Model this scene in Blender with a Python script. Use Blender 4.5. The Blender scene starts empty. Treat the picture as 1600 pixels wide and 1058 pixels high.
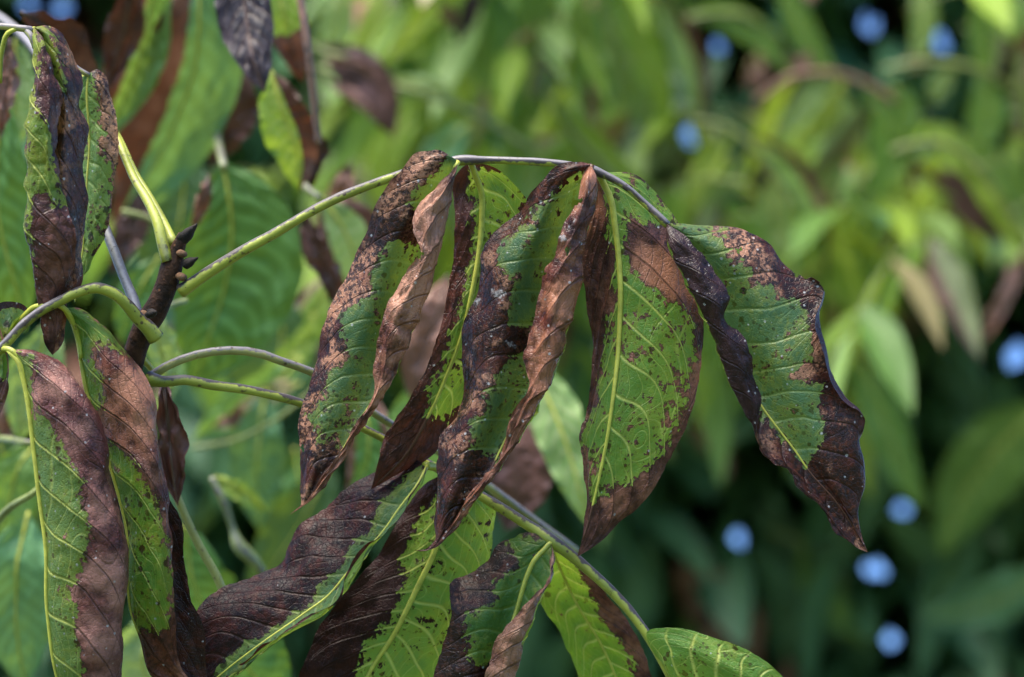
import bpy, math, random
import numpy as np
from mathutils import Vector

random.seed(7)
rng = np.random.default_rng(11)
scene = bpy.context.scene
col = scene.collection

# ------------------------------------------------------------------ camera
PITCH = math.radians(20.0)
CAM = np.array([0.0, 0.0, 1.60])
FOCUS = 0.94
LENS, SENSOR = 60.0, 23.6
cam_data = bpy.data.cameras.new('camera')
cam_data.lens = LENS
cam_data.sensor_width = SENSOR
cam_data.clip_start = 0.02
cam_data.clip_end = 3000.0
cam_data.dof.use_dof = True
cam_data.dof.focus_distance = FOCUS + 0.002
cam_data.dof.aperture_fstop = 5.0
cam_data.dof.aperture_blades = 0
cam = bpy.data.objects.new('camera', cam_data)
cam.location = CAM
cam.rotation_euler = (math.pi / 2 + PITCH, 0, 0)
col.objects.link(cam)
scene.camera = cam

# ------------------------------------------------------------------ sky and sun
SUN_EL, SUN_AZ = math.radians(59), math.radians(218)      # azimuth clockwise from +Y
world = bpy.data.worlds.new('World')
scene.world = world
world.use_nodes = True
wn = world.node_tree
wn.nodes.clear()
sky = wn.nodes.new('ShaderNodeTexSky')
sky.sky_type = 'NISHITA'
sky.sun_disc = False
sky.sun_elevation = SUN_EL
sky.sun_rotation = SUN_AZ
sky.altitude = 1500
sky.air_density = 1.0
sky.dust_density = 0.0
sky.ozone_density = 10.0
bgn = wn.nodes.new('ShaderNodeBackground')
bgn.inputs['Strength'].default_value = 0.14
won = wn.nodes.new('ShaderNodeOutputWorld')
wn.links.new(sky.outputs['Color'], bgn.inputs['Color'])
wn.links.new(bgn.outputs['Background'], won.inputs['Surface'])

sun_data = bpy.data.lights.new('sun', 'SUN')
sun_data.energy = 4.4
sun_data.angle = math.radians(46)
sun_data.color = (1.0, 0.92, 0.78)
sun = bpy.data.objects.new('sun', sun_data)
sd = Vector((math.sin(SUN_AZ) * math.cos(SUN_EL), math.cos(SUN_AZ) * math.cos(SUN_EL), math.sin(SUN_EL)))
sun.rotation_euler = sd.to_track_quat('Z', 'Y').to_euler()
sun.location = (0, 0, 20)
col.objects.link(sun)

scene.view_settings.view_transform = 'Standard'
scene.view_settings.look = 'None'
scene.view_settings.exposure = 1.38
scene.view_settings.gamma = 1.0
scene.view_settings.use_curve_mapping = False
scene.render.engine = 'CYCLES'
scene.cycles.use_denoising = True
scene.cycles.max_bounces = 5
scene.cycles.diffuse_bounces = 2
scene.cycles.glossy_bounces = 2
scene.cycles.transmission_bounces = 4
scene.cycles.sample_clamp_indirect = 6.0
scene.cycles.use_adaptive_sampling = True
scene.cycles.adaptive_threshold = 0.02

# ------------------------------------------------------------------ geometry helpers
CF = np.array([0, math.cos(PITCH), math.sin(PITCH)])
CR = np.array([1.0, 0, 0])
CU = np.array([0, -math.sin(PITCH), math.cos(PITCH)])
KPX = SENSOR / LENS / 1600.0
MM_PX = KPX * FOCUS * 1000.0            # millimetres per pixel of the photograph in the focus plane


def P(a):
    """(x px, y px, depth mm behind the focus plane) -> world metres"""
    a = np.asarray(a, float)
    d = FOCUS + a[..., 2:3] / 1000.0
    return CAM + CF * d + CR * ((a[..., 0:1] - 800.0) * KPX * d) + CU * ((529.0 - a[..., 1:2]) * KPX * d)


def hermite(knots, vals, t):
    """cubic through the knots (non-uniform, finite difference tangents); vals (K, ...)"""
    knots = np.asarray(knots, float)
    vals = np.asarray(vals, float)
    K = len(knots)
    h = np.diff(knots)
    sh = (-1,) + (1,) * (vals.ndim - 1)
    d = np.diff(vals, axis=0) / h.reshape(sh)
    m = np.empty_like(vals)
    m[0], m[-1] = d[0], d[-1]
    if K > 2:
        w = (h[1:] / (h[1:] + h[:-1])).reshape(sh)
        m[1:-1] = d[:-1] * w + d[1:] * (1 - w)
    i = np.clip(np.searchsorted(knots, t, side='right') - 1, 0, K - 2)
    s = ((t - knots[i]) / h[i]).reshape(sh)
    hh = h[i].reshape(sh)
    return ((2 * s ** 3 - 3 * s ** 2 + 1) * vals[i] + (s ** 3 - 2 * s ** 2 + s) * hh * m[i]
            + (-2 * s ** 3 + 3 * s ** 2) * vals[i + 1] + (s ** 3 - s ** 2) * hh * m[i + 1])


def along(pts, n):
    pts = np.asarray(pts, float)
    L = np.concatenate([[0], np.cumsum(np.linalg.norm(np.diff(pts[:, :2], axis=0), axis=1) + 1e-4)])
    return hermite(L / L[-1], pts, np.linspace(0, 1, n))


_tabs = {}


def vnoise(x, y, seed):
    """smooth 2D value noise in [-1, 1]"""
    seed = int(seed) % 4096
    if seed not in _tabs:
        _tabs[seed] = np.random.default_rng(seed).uniform(-1, 1, (64, 64))
    tab = _tabs[seed]
    xi, yi = np.floor(x).astype(int), np.floor(y).astype(int)
    fx, fy = x - xi, y - yi
    fx, fy = fx * fx * (3 - 2 * fx), fy * fy * (3 - 2 * fy)
    g = lambda a, b: tab[a % 64, b % 64]
    return ((g(xi, yi) * (1 - fx) + g(xi + 1, yi) * fx) * (1 - fy)
            + (g(xi, yi + 1) * (1 - fx) + g(xi + 1, yi + 1) * fx) * fy)


def poly_sd(px, poly):
    """signed distance in px to a polygon, negative inside"""
    poly = np.asarray(poly, float)
    x, y = px[:, 0], px[:, 1]
    best = np.full(len(px), 1e9)
    inside = np.zeros(len(px), bool)
    n = len(poly)
    for i in range(n):
        ax, ay = poly[i]
        bx, by = poly[(i + 1) % n]
        ex, ey = bx - ax, by - ay
        t = np.clip(((x - ax) * ex + (y - ay) * ey) / (ex * ex + ey * ey + 1e-9), 0, 1)
        best = np.minimum(best, np.hypot(x - ax - t * ex, y - ay - t * ey))
        c = (ay > y) != (by > y)
        inside ^= c & (x < ex * (y - ay) / (ey if abs(ey) > 1e-9 else 1e-9) + ax)
    return np.where(inside, -best, best)


def mesh_obj(name, verts, faces, mat, parent=None, attrs=None, smooth=True):
    me = bpy.data.meshes.new(name)
    faces = np.asarray(faces, np.int32)
    nv, nf, k = len(verts), len(faces), faces.shape[1]
    me.vertices.add(nv)
    me.vertices.foreach_set('co', np.asarray(verts, np.float32).ravel())
    me.loops.add(nf * k)
    me.loops.foreach_set('vertex_index', faces.ravel())
    me.polygons.add(nf)
    me.polygons.foreach_set('loop_start', np.arange(0, nf * k, k, dtype=np.int32))
    me.update(calc_edges=True)
    if smooth:
        me.polygons.foreach_set('use_smooth', np.ones(nf, bool))
    for an, av in (attrs or {}).items():
        at = me.attributes.new(an, 'FLOAT', 'POINT')
        at.data.foreach_set('value', np.asarray(av, np.float32).ravel())
    me.materials.append(mat)
    me.validate()
    o = bpy.data.objects.new(name, me)
    o.parent = parent
    col.objects.link(o)
    return o


def thing(name, label, cat, group=None):
    o = bpy.data.objects.new(name, None)
    o.empty_display_size = 0.02
    col.objects.link(o)
    o['label'] = label
    o['category'] = cat
    if group:
        o['group'] = group
    return o


def tag(o, label, cat, group=None, kind=None):
    o['label'] = label
    if cat:
        o['category'] = cat
    if group:
        o['group'] = group
    if kind:
        o['kind'] = kind
    return o


def tube(name, pts, rad, mat, parent=None, seg=10, seed=0, rough=0.0, boost=None):
    """pts (N,3) world, rad (N,) metres"""
    pts = np.asarray(pts, float)
    N = len(pts)
    T = np.gradient(pts, axis=0)
    T /= np.linalg.norm(T, axis=1)[:, None] + 1e-12
    ref = np.array([0.0, 0.0, 1.0]) if abs(T[0, 2]) < 0.8 else np.array([0.0, -1.0, 0.0])
    V = []
    tops = []
    a = np.linspace(0, 2 * math.pi, seg, endpoint=False)
    u = ref - T[0] * ref.dot(T[0])
    u /= np.linalg.norm(u)
    for i in range(N):
        u = u - T[i] * u.dot(T[i])
        u /= np.linalg.norm(u) + 1e-12
        w = np.cross(T[i], u)
        rr = rad[i] * (1 + rough * vnoise(np.cos(a) * 1.3 + 7, np.sin(a) * 1.3 + i * 0.35, seed + 3))
        V.append(pts[i] + np.cos(a)[:, None] * rr[:, None] * u + np.sin(a)[:, None] * rr[:, None] * w)
        tops.append(np.cos(a) + (boost[i] if boost is not None else 0.0))
    V = np.concatenate(V + [pts[:1], pts[-1:]])
    tops = np.concatenate(tops + [[0.0], [0.0]])
    F = []
    for i in range(N - 1):
        for j in range(seg):
            k = (j + 1) % seg
            F.append((i * seg + j, i * seg + k, (i + 1) * seg + k, (i + 1) * seg + j))
    c0, c1 = N * seg, N * seg + 1
    for j in range(seg):
        k = (j + 1) % seg
        F.append((c0, k, j, c0))
        F.append((c1, (N - 1) * seg + j, (N - 1) * seg + k, c1))
    F4 = [f for f in F if len(set(f)) == 4]
    F3 = [f[:3] for f in F if len(set(f)) == 3]
    # caps as thin quads split into two with a doubled centre are avoided: build through from_pydata
    me = bpy.data.meshes.new(name)
    me.from_pydata(V.tolist(), [], F4 + F3)
    me.polygons.foreach_set('use_smooth', np.ones(len(me.polygons), bool))
    at = me.attributes.new('top', 'FLOAT', 'POINT')
    at.data.foreach_set('value', tops.astype(np.float32))
    me.materials.append(mat)
    o = bpy.data.objects.new(name, me)
    o.parent = parent
    col.objects.link(o)
    return o


def tube_px(name, pts, mat, parent=None, n=50, seg=10, rough=0.0, seed=0, boost=None):
    """pts: (x, y, depth mm, width px)"""
    s = along(pts, n)
    w = P(s[:, :3])
    d = FOCUS + s[:, 2] / 1000.0
    return tube(name, w, s[:, 3] * 0.5 * KPX * d, mat, parent, seg, seed, rough, None if boost is None else boost(np.linspace(0, 1, n)))


# ------------------------------------------------------------------ materials
class NT:
    def __init__(self, name):
        self.m = bpy.data.materials.new(name)
        self.m.use_nodes = True
        self.t = self.m.node_tree
        self.t.nodes.clear()

    def n(self, kind, **kw):
        nd = self.t.nodes.new('ShaderNode' + kind)
        for k, v in kw.items():
            setattr(nd, k, v)
        return nd

    def put(self, sock, v):
        if hasattr(v, 'is_linked'):
            self.t.links.new(v, sock)
        elif isinstance(v, tuple) and len(v) == 3:
            sock.default_value = (*v, 1.0) if sock.type == 'RGBA' else v
        else:
            sock.default_value = v

    def math(self, op, a, b=0.0, c=None, clamp=False):
        nd = self.n('Math', operation=op, use_clamp=clamp)
        self.put(nd.inputs[0], a)
        self.put(nd.inputs[1], b)
        if c is not None:
            self.put(nd.inputs[2], c)
        return nd.outputs[0]

    def mix(self, f, a, b, blend='MIX'):
        nd = self.n('Mix', data_type='RGBA', blend_type=blend)
        self.put(nd.inputs[0], f)
        self.put(nd.inputs[6], a)
        self.put(nd.inputs[7], b)
        return nd.outputs[2]

    def step(self, v, lo, hi, a=0.0, b=1.0):
        nd = self.n('MapRange', interpolation_type='SMOOTHSTEP')
        self.put(nd.inputs[0], v)
        nd.inputs[1].default_value, nd.inputs[2].default_value = lo, hi
        nd.inputs[3].default_value, nd.inputs[4].default_value = a, b
        return nd.outputs[0]

    def attr(self, name):
        return self.n('Attribute', attribute_name=name).outputs['Fac']

    def coord(self, seed):
        tc = self.n('TexCoord')
        mp = self.n('Mapping')
        mp.inputs['Location'].default_value = (seed * 1.37, seed * 0.61, seed * 2.13)
        self.t.links.new(tc.outputs['Object'], mp.inputs['Vector'])
        return mp.outputs['Vector']

    def noise(self, vec, scale, detail=4.0, rough=0.55, dist=0.0):
        nd = self.n('TexNoise')
        self.put(nd.inputs['Vector'], vec)
        nd.inputs['Scale'].default_value = scale
        nd.inputs['Detail'].default_value = detail
        nd.inputs['Roughness'].default_value = rough
        nd.inputs['Distortion'].default_value = dist
        return nd.outputs['Fac']

    def voro(self, vec, scale, feature='F1'):
        nd = self.n('TexVoronoi', feature=feature)
        self.put(nd.inputs['Vector'], vec)
        nd.inputs['Scale'].default_value = scale
        return nd

    def finish(self, shader):
        o = self.n('OutputMaterial')
        self.t.links.new(shader, o.inputs['Surface'])
        return self.m


def leaf_material(name, seed=0, up=(0.055, 0.125, 0.058), up2=(0.088, 0.15, 0.055), low=(0.10, 0.21, 0.035), low2=(0.165, 0.29, 0.04),
                  halo=(0.24, 0.25, 0.03), veinc=(0.40, 0.44, 0.10), dark=(0.013, 0.005, 0.0045), mid=(0.105, 0.030, 0.014),
                  tan=(0.40, 0.195, 0.115), ldark=(0.022, 0.008, 0.007), lmid=(0.145, 0.039, 0.022), ltan=(0.37, 0.155, 0.085),
                  tanny=0.5, ltanny=0.45, spots=0.5, white=0.3, edge_noise=1.0, rough=0.37, transl=0.36, fine=True, wet=0.0, yellow=0.5, islands=0.2, sheen_tone=(0.080, 0.042, 0.040), spec=0.3):
    s = NT(name)
    v = s.coord(seed)
    nec, wht, tone = s.attr('nec'), s.attr('wht'), s.attr('tone')
    fr = s.math('FRACT', s.attr('vph'))
    va = s.math('MULTIPLY', s.math('MINIMUM', fr, s.math('SUBTRACT', 1.0, fr)), s.attr('vq'))
    vein1 = s.math('MULTIPLY', s.step(va, 0.0, 1.35, 1.0, 0.0), s.attr('ven'))
    fr3 = s.math('FRACT', s.attr('vph3'))
    vein3 = s.step(s.math('MINIMUM', fr3, s.math('SUBTRACT', 1.0, fr3)), 0.0, 0.085, 0.36, 0.0)
    vein = s.math('MAXIMUM', vein1, vein3)
    back = s.n('NewGeometry').outputs['Backfacing']
    nb = s.noise(v, 70, 4, 0.6)
    nm = s.noise(v, 230, 6, 0.68)
    nf = s.noise(v, 900, 4, 0.65)
    nl = s.noise(v, 28, 3, 0.5)
    # irregular edge of the dead tissue, in millimetres
    f = s.math('ADD', nec, s.math('MULTIPLY', s.math('SUBTRACT', nm, 0.5), 7.0 * edge_noise))
    f = s.math('ADD', f, s.math('MULTIPLY', s.math('SUBTRACT', nb, 0.5), 5.0 * edge_noise))
    cell = s.n('SeparateColor')
    s.t.links.new(s.voro(v, 560).outputs['Color'], cell.inputs[0])
    f = s.math('ADD', f, s.math('MULTIPLY', s.math('SUBTRACT', cell.outputs[0], 0.5), 2.6 * edge_noise))
    f = s.math('SUBTRACT', f, s.math('MULTIPLY', vein, 1.1))
    isl = s.math('ADD', s.math('ADD', s.math('MULTIPLY', nm, 0.75), s.math('MULTIPLY', nb, 0.55)), s.math('MULTIPLY', s.math('SUBTRACT', cell.outputs[1], 0.5), 0.16))
    isl = s.math('MULTIPLY', s.math('SUBTRACT', isl, 0.86 - 0.2 * islands), 16.0)
    f = s.math('MAXIMUM', f, s.math('SUBTRACT', isl, s.math('MULTIPLY', vein, 2.0)))
    dead = s.step(f, -0.32, 0.28)
    # living tissue
    gmix = s.step(nb, 0.3, 0.72)
    g_up = s.mix(gmix, up, up2)
    g_lo = s.mix(gmix, low, low2)
    green = s.mix(back, g_up, g_lo)
    green = s.mix(s.math('MULTIPLY', s.step(nf, 0.35, 0.75), 0.22), green, s.mix(0.5, green, (0.02, 0.06, 0.015)))
    halo_f = s.math('MULTIPLY', s.step(f, -3.4, -0.1), s.math('MULTIPLY', s.step(nb, 0.3, 0.6, 0.35, 1.0), yellow))
    green = s.mix(halo_f, green, halo)
    green = s.mix(s.math('MULTIPLY', vein, s.math('ADD', 0.24, s.math('MULTIPLY', back, 0.62))), green, s.mix(back, veinc, (0.56, 0.58, 0.13)))
    # small spots on living tissue
    vs = s.voro(v, 330)
    sep = s.n('SeparateColor')
    s.t.links.new(vs.outputs['Color'], sep.inputs[0])
    clus = s.math('MULTIPLY', s.math('MAXIMUM', s.step(nl, 0.44, 0.60), s.step(f, -4.0, -0.3)), s.step(s.noise(v, 95, 2), 0.36, 0.58, 0.15, 1.15))
    rad = s.math('MULTIPLY', s.math('MULTIPLY', s.step(sep.outputs[0], 1.0 - 0.75 * spots, 1.0), 0.42), s.math('ADD', 0.06, s.math('MULTIPLY', clus, 1.25)))
    dsp = s.math('SUBTRACT', s.math('ADD', vs.outputs['Distance'], s.math('MULTIPLY', s.math('SUBTRACT', nf, 0.5), 0.55)), rad)
    spot = s.step(dsp, -0.05, 0.04, 1.0, 0.0)
    vs2 = s.voro(v, 760)
    sep2 = s.n('SeparateColor')
    s.t.links.new(vs2.outputs['Color'], sep2.inputs[0])
    rad2 = s.math('MULTIPLY', s.math('MULTIPLY', s.step(sep2.outputs[1], 1.0 - 0.75 * spots, 1.0), 0.48), s.math('ADD', 0.12, s.math('MULTIPLY', clus, 1.2)))
    spot2 = s.step(s.math('SUBTRACT', vs2.outputs['Distance'], rad2), -0.08, 0.04, 0.75, 0.0)
    spot = s.math('MAXIMUM', spot, spot2)
    green = s.mix(spot, green, s.mix(back, (0.022, 0.017, 0.012), (0.045, 0.018, 0.008)))
    # dead tissue: upper side mottled black, red brown and tan; lower side smoother
    mo = s.noise(v, 330, 5, 0.7, 0.4)
    blk = s.math('MULTIPLY', s.step(s.math('ADD', mo, s.math('MULTIPLY', nm, 0.5)), 0.66, 0.90), 0.85)
    tn = s.step(s.math('ADD', s.math('MULTIPLY', tone, 0.15), s.math('ADD', s.math('MULTIPLY', nb, 0.8), s.math('MULTIPLY', nm, 0.45))), 0.86 - 0.46 * tanny, 0.98 - 0.46 * tanny)
    b_up = s.mix(tn, s.mix(s.step(nm, 0.35, 0.65), dark, mid), tan)
    blk = s.math('MULTIPLY', blk, s.step(tone, 0.0, 0.8, 1.0, 0.25))
    b_up = s.mix(blk, b_up, (0.012, 0.009, 0.009))
    mot = s.noise(v, 620, 3, 0.62)
    b_up = s.mix(s.step(s.math('ADD', mot, s.math('MULTIPLY', s.math('SUBTRACT', nl, 0.5), 0.35)), 0.50, 0.60, 0.0, 0.88), b_up, (0.014, 0.008, 0.008))
    red = s.step(s.noise(v, 150, 3, 0.6), 0.48, 0.66)
    b_up = s.mix(s.math('MULTIPLY', red, 0.45), b_up, (0.095, 0.022, 0.012))
    tl = s.step(s.math('ADD', s.math('MULTIPLY', tone, 0.27), s.math('ADD', s.math('MULTIPLY', nb, 0.8), s.math('MULTIPLY', nm, 0.3))), 0.72 - 0.42 * ltanny, 1.02 - 0.42 * ltanny)
    b_lo = s.mix(tl, s.mix(s.step(nm, 0.3, 0.7), ldark, lmid), ltan)
    b_lo = s.mix(s.math('MULTIPLY', s.step(mo, 0.56, 0.75), 0.5), b_lo, ldark)
    b_lo = s.mix(s.math('MULTIPLY', s.step(s.math('ADD', nl, s.math('MULTIPLY', nm, 0.3)), 0.62, 0.86), 0.45), b_lo, sheen_tone)  # sheen painted in as random patches, toned dull red
    b_lo = s.mix(s.math('MULTIPLY', s.step(nf, 0.5, 0.75), 0.35), b_lo, ldark)
    brown = s.mix(back, b_up, b_lo)
    brown = s.mix(s.math('MULTIPLY', s.step(f, 1.4, 0.05), 0.65), brown, (0.014, 0.010, 0.009))
    brown = s.mix(s.math('MULTIPLY', vein, 0.6), brown, s.mix(back, (0.03, 0.014, 0.010), (0.035, 0.014, 0.009)))
    base = s.mix(dead, green, brown)
    # pale residue specks and grey-white patches
    vw = s.voro(v, 420)
    sepw = s.n('SeparateColor')
    s.t.links.new(vw.outputs['Color'], sepw.inputs[0])
    rw = s.math('MULTIPLY', s.step(sepw.outputs[2], 1.0 - 0.9 * white, 1.0), 0.25)
    sp = s.step(s.math('SUBTRACT', s.math('ADD', vw.outputs['Distance'], s.math('MULTIPLY', s.math('SUBTRACT', nf, 0.5), 0.3)), rw), -0.10, 0.03, 0.65, 0.0)
    wpatch = s.math('MULTIPLY', s.step(s.math('ADD', s.math('ADD', wht, s.math('MULTIPLY', s.math('SUBTRACT', nm, 0.5), 2.6)), s.math('MULTIPLY', s.math('SUBTRACT', nf, 0.5), 1.6)), 0.55, 1.15), s.step(wht, 0.0, 0.25, 0.0, 0.55))
    base = s.mix(s.math('MAXIMUM', sp, wpatch), base, (0.50, 0.50, 0.50))
    # relief
    vr = s.voro(v, 620, 'DISTANCE_TO_EDGE').outputs['Distance']
    net = s.step(vr, 0.0, 0.13)
    hgt = s.math('ADD', s.math('MULTIPLY', net, 0.28), s.math('MULTIPLY', nm, 0.8))
    hgt = s.math('ADD', hgt, s.math('MULTIPLY', nf, 0.35))
    hgt = s.math('ADD', hgt, s.math('MULTIPLY', vein, s.math('SUBTRACT', s.math('MULTIPLY', back, 2.4), 0.9)))
    bp = s.n('Bump')
    bp.inputs['Strength'].default_value = 0.55
    bp.inputs['Distance'].default_value = 0.0007
    s.t.links.new(hgt, bp.inputs['Height'])
    pr = s.n('BsdfPrincipled')
    s.t.links.new(base, pr.inputs['Base Color'])
    rg = s.math('ADD', rough, s.math('MULTIPLY', s.math('SUBTRACT', nm, 0.5), 0.45))
    if wet > 0:
        rg = s.math('SUBTRACT', rg, s.math('MULTIPLY', s.math('MULTIPLY', dead, s.step(nb, 0.45, 0.62)), wet))
    s.t.links.new(s.math('MAXIMUM', rg, 0.12), pr.inputs['Roughness'])
    pr.inputs['Specular IOR Level'].default_value = spec
    s.t.links.new(bp.outputs['Normal'], pr.inputs['Normal'])
    tr = s.n('BsdfTranslucent')
    tcol = s.mix(0.55, base, s.mix(dead, (0.24, 0.36, 0.02), (0.10, 0.02, 0.006)))
    s.t.links.new(tcol, tr.inputs['Color'])
    mx = s.n('MixShader')
    s.t.links.new(s.mix(dead, (transl,) * 3, (transl * 0.28,) * 3), mx.inputs[0])
    s.t.links.new(pr.outputs[0], mx.inputs[1])
    s.t.links.new(tr.outputs[0], mx.inputs[2])
    return s.finish(mx.outputs[0])


def plain_leaf_material(name, up, low, seed=0, transl=0.32, dead=(0.09, 0.035, 0.02), dead2=(0.22, 0.11, 0.075), vmix=0.5):
    """leaf of the blurred distance: two sides, veins, dead margin"""
    s = NT(name)
    v = s.coord(seed)
    back = s.n('NewGeometry').outputs['Backfacing']
    nb = s.noise(v, 30, 3)
    nm = s.noise(v, 130, 4, 0.65)
    f = s.math('ADD', s.attr('nec'), s.math('MULTIPLY', s.math('SUBTRACT', nm, 0.5), 16.0))
    d = s.step(f, -0.5, 0.5)
    g = s.mix(back, up, low)
    g = s.mix(s.math('MULTIPLY', s.step(nb, 0.35, 0.7), 0.35), g, tuple(c * 0.6 for c in up))
    g = s.mix(s.math('MULTIPLY', s.attr('vein'), vmix), g, tuple(min(0.6, c * 1.8 + 0.05) for c in low))
    b = s.mix(s.step(nb, 0.4, 0.65), dead, dead2)
    base = s.mix(d, g, b)
    pr = s.n('BsdfPrincipled')
    s.t.links.new(base, pr.inputs['Base Color'])
    pr.inputs['Roughness'].default_value = 0.5
    tr = s.n('BsdfTranslucent')
    s.t.links.new(s.mix(0.5, base, s.mix(d, (0.26, 0.38, 0.02), (0.12, 0.03, 0.01))), tr.inputs['Color'])
    mx = s.n('MixShader')
    mx.inputs[0].default_value = transl
    s.t.links.new(pr.outputs[0], mx.inputs[1])
    s.t.links.new(tr.outputs[0], mx.inputs[2])
    return s.finish(mx.outputs[0])


def stalk_material(name, low=(0.30, 0.34, 0.05), top=(0.055, 0.042, 0.040), amount=0.5, grey=(0.24, 0.22, 0.23), seed=0):
    s = NT(name)
    v = s.coord(seed)
    nm = s.noise(v, 260, 5, 0.65)
    nb = s.noise(v, 60, 3)
    nf = s.noise(v, 900, 3)
    t = s.math('ADD', s.attr('top'), s.math('MULTIPLY', s.math('SUBTRACT', nm, 0.5), 2.2))
    t = s.math('ADD', t, s.math('MULTIPLY', s.math('SUBTRACT', nb, 0.5), 1.2))
    m = s.step(t, 0.95 - amount, 1.30 - amount)
    c = s.mix(s.step(nb, 0.3, 0.7), low, tuple(x * 0.62 for x in low))
    c = s.mix(m, c, top)
    c = s.mix(s.math('MULTIPLY', s.step(s.math('ADD', s.attr('top'), s.math('MULTIPLY', nm, 0.7)), 1.0, 1.35), 0.55), c, grey)
    vs = s.voro(v, 520)
    sep = s.n('SeparateColor')
    s.t.links.new(vs.outputs['Color'], sep.inputs[0])
    sp = s.step(s.math('SUBTRACT', vs.outputs['Distance'], s.math('MULTIPLY', s.step(sep.outputs[0], 0.7, 1.0), s.step(nb, 0.4, 0.65, 0.1, 0.42))), -0.08, 0.06, 0.85, 0.0)
    c = s.mix(sp, c, (0.05, 0.025, 0.015))
    c = s.mix(s.step(s.math('ADD', nm, s.math('MULTIPLY', nf, 0.3)), 0.74, 0.84, 0.0, 0.8), c, (0.06, 0.035, 0.02))
    bp = s.n('Bump')
    bp.inputs['Strength'].default_value = 0.5
    bp.inputs['Distance'].default_value = 0.0004
    s.t.links.new(s.math('ADD', nm, s.math('MULTIPLY', nf, 0.4)), bp.inputs['Height'])
    pr = s.n('BsdfPrincipled')
    s.t.links.new(c, pr.inputs['Base Color'])
    pr.inputs['Roughness'].default_value = 0.45
    s.t.links.new(bp.outputs['Normal'], pr.inputs['Normal'])
    return s.finish(pr.outputs[0])


def bark_material(name, a=(0.014, 0.007, 0.004), b=(0.070, 0.030, 0.014), scale=180, seed=0, bump=0.001):
    s = NT(name)
    v = s.coord(seed)
    n1 = s.noise(v, scale, 6, 0.7)
    n2 = s.noise(v, scale * 4, 4, 0.6)
    c = s.mix(s.step(n1, 0.35, 0.68), a, b)
    vs = s.voro(v, scale * 3)
    sep = s.n('SeparateColor')
    s.t.links.new(vs.outputs['Color'], sep.inputs[0])
    sp = s.step(s.math('SUBTRACT', vs.outputs['Distance'], s.math('MULTIPLY', s.step(sep.outputs[0], 0.75, 1.0), 0.3)), -0.06, 0.04, 0.8, 0.0)
    c = s.mix(sp, c, tuple(min(0.2, x * 2.2) for x in b))
    bp = s.n('Bump')
    bp.inputs['Strength'].default_value = 0.8
    bp.inputs['Distance'].default_value = bump
    s.t.links.new(s.math('ADD', n1, s.math('MULTIPLY', n2, 0.4)), bp.inputs['Height'])
    pr = s.n('BsdfPrincipled')
    s.t.links.new(c, pr.inputs['Base Color'])
    pr.inputs['Roughness'].default_value = 0.7
    pr.inputs['Specular IOR Level'].default_value = 0.2
    s.t.links.new(bp.outputs['Normal'], pr.inputs['Normal'])
    return s.finish(pr.outputs[0])


M_STALK = stalk_material('stalk_spotted', low=(0.33, 0.36, 0.045), amount=0.95, seed=1)
M_STALK_GREY = stalk_material('stalk_grey', low=(0.34, 0.33, 0.10), top=(0.17, 0.15, 0.15), amount=1.35, grey=(0.52, 0.50, 0.53), seed=2)
M_STALK_YEL = stalk_material('stalk_yellow', low=(0.42, 0.44, 0.045), amount=0.0, grey=(0.45, 0.46, 0.15), seed=3)
M_STALK_RED = stalk_material('stalk_red', low=(0.34, 0.17, 0.11), amount=0.2, grey=(0.34, 0.2, 0.15), seed=4)
M_STALK_FAR = stalk_material('stalk_far', low=(0.24, 0.28, 0.08), amount=0.2, seed=5)


def rib_material(name, live=(0.50, 0.50, 0.07), dead=(0.09, 0.036, 0.02), seed=6):
    s = NT(name)
    v = s.coord(seed)
    nm = s.noise(v, 300, 4, 0.6)
    c = s.mix(s.step(nm, 0.35, 0.7), live, tuple(x * 0.72 for x in live))
    c = s.mix(s.step(s.math('ADD', s.attr('top'), s.math('MULTIPLY', nm, 1.5)), 1.9, 3.8), c, dead)
    pr = s.n('BsdfPrincipled')
    s.t.links.new(c, pr.inputs['Base Color'])
    pr.inputs['Roughness'].default_value = 0.5
    return s.finish(pr.outputs[0])


M_RIB = rib_material('midrib_yellow')
M_RIB_BROWN = stalk_material('midrib_brown', low=(0.10, 0.045, 0.028), amount=-0.9, grey=(0.16, 0.08, 0.05), seed=7)
M_BARK = bark_material('twig_bark')
M_BUD = bark_material('bud_scale', a=(0.010, 0.009, 0.009), b=(0.035, 0.026, 0.021), scale=300, seed=3, bump=0.0005)
M_SCAR = bark_material('leaf_scar', a=(0.10, 0.055, 0.030), b=(0.24, 0.13, 0.07), scale=250, seed=5)
M_TRUNK = bark_material('trunk_bark', a=(0.07, 0.06, 0.05), b=(0.20, 0.17, 0.14), scale=14, seed=8, bump=0.02)


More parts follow.
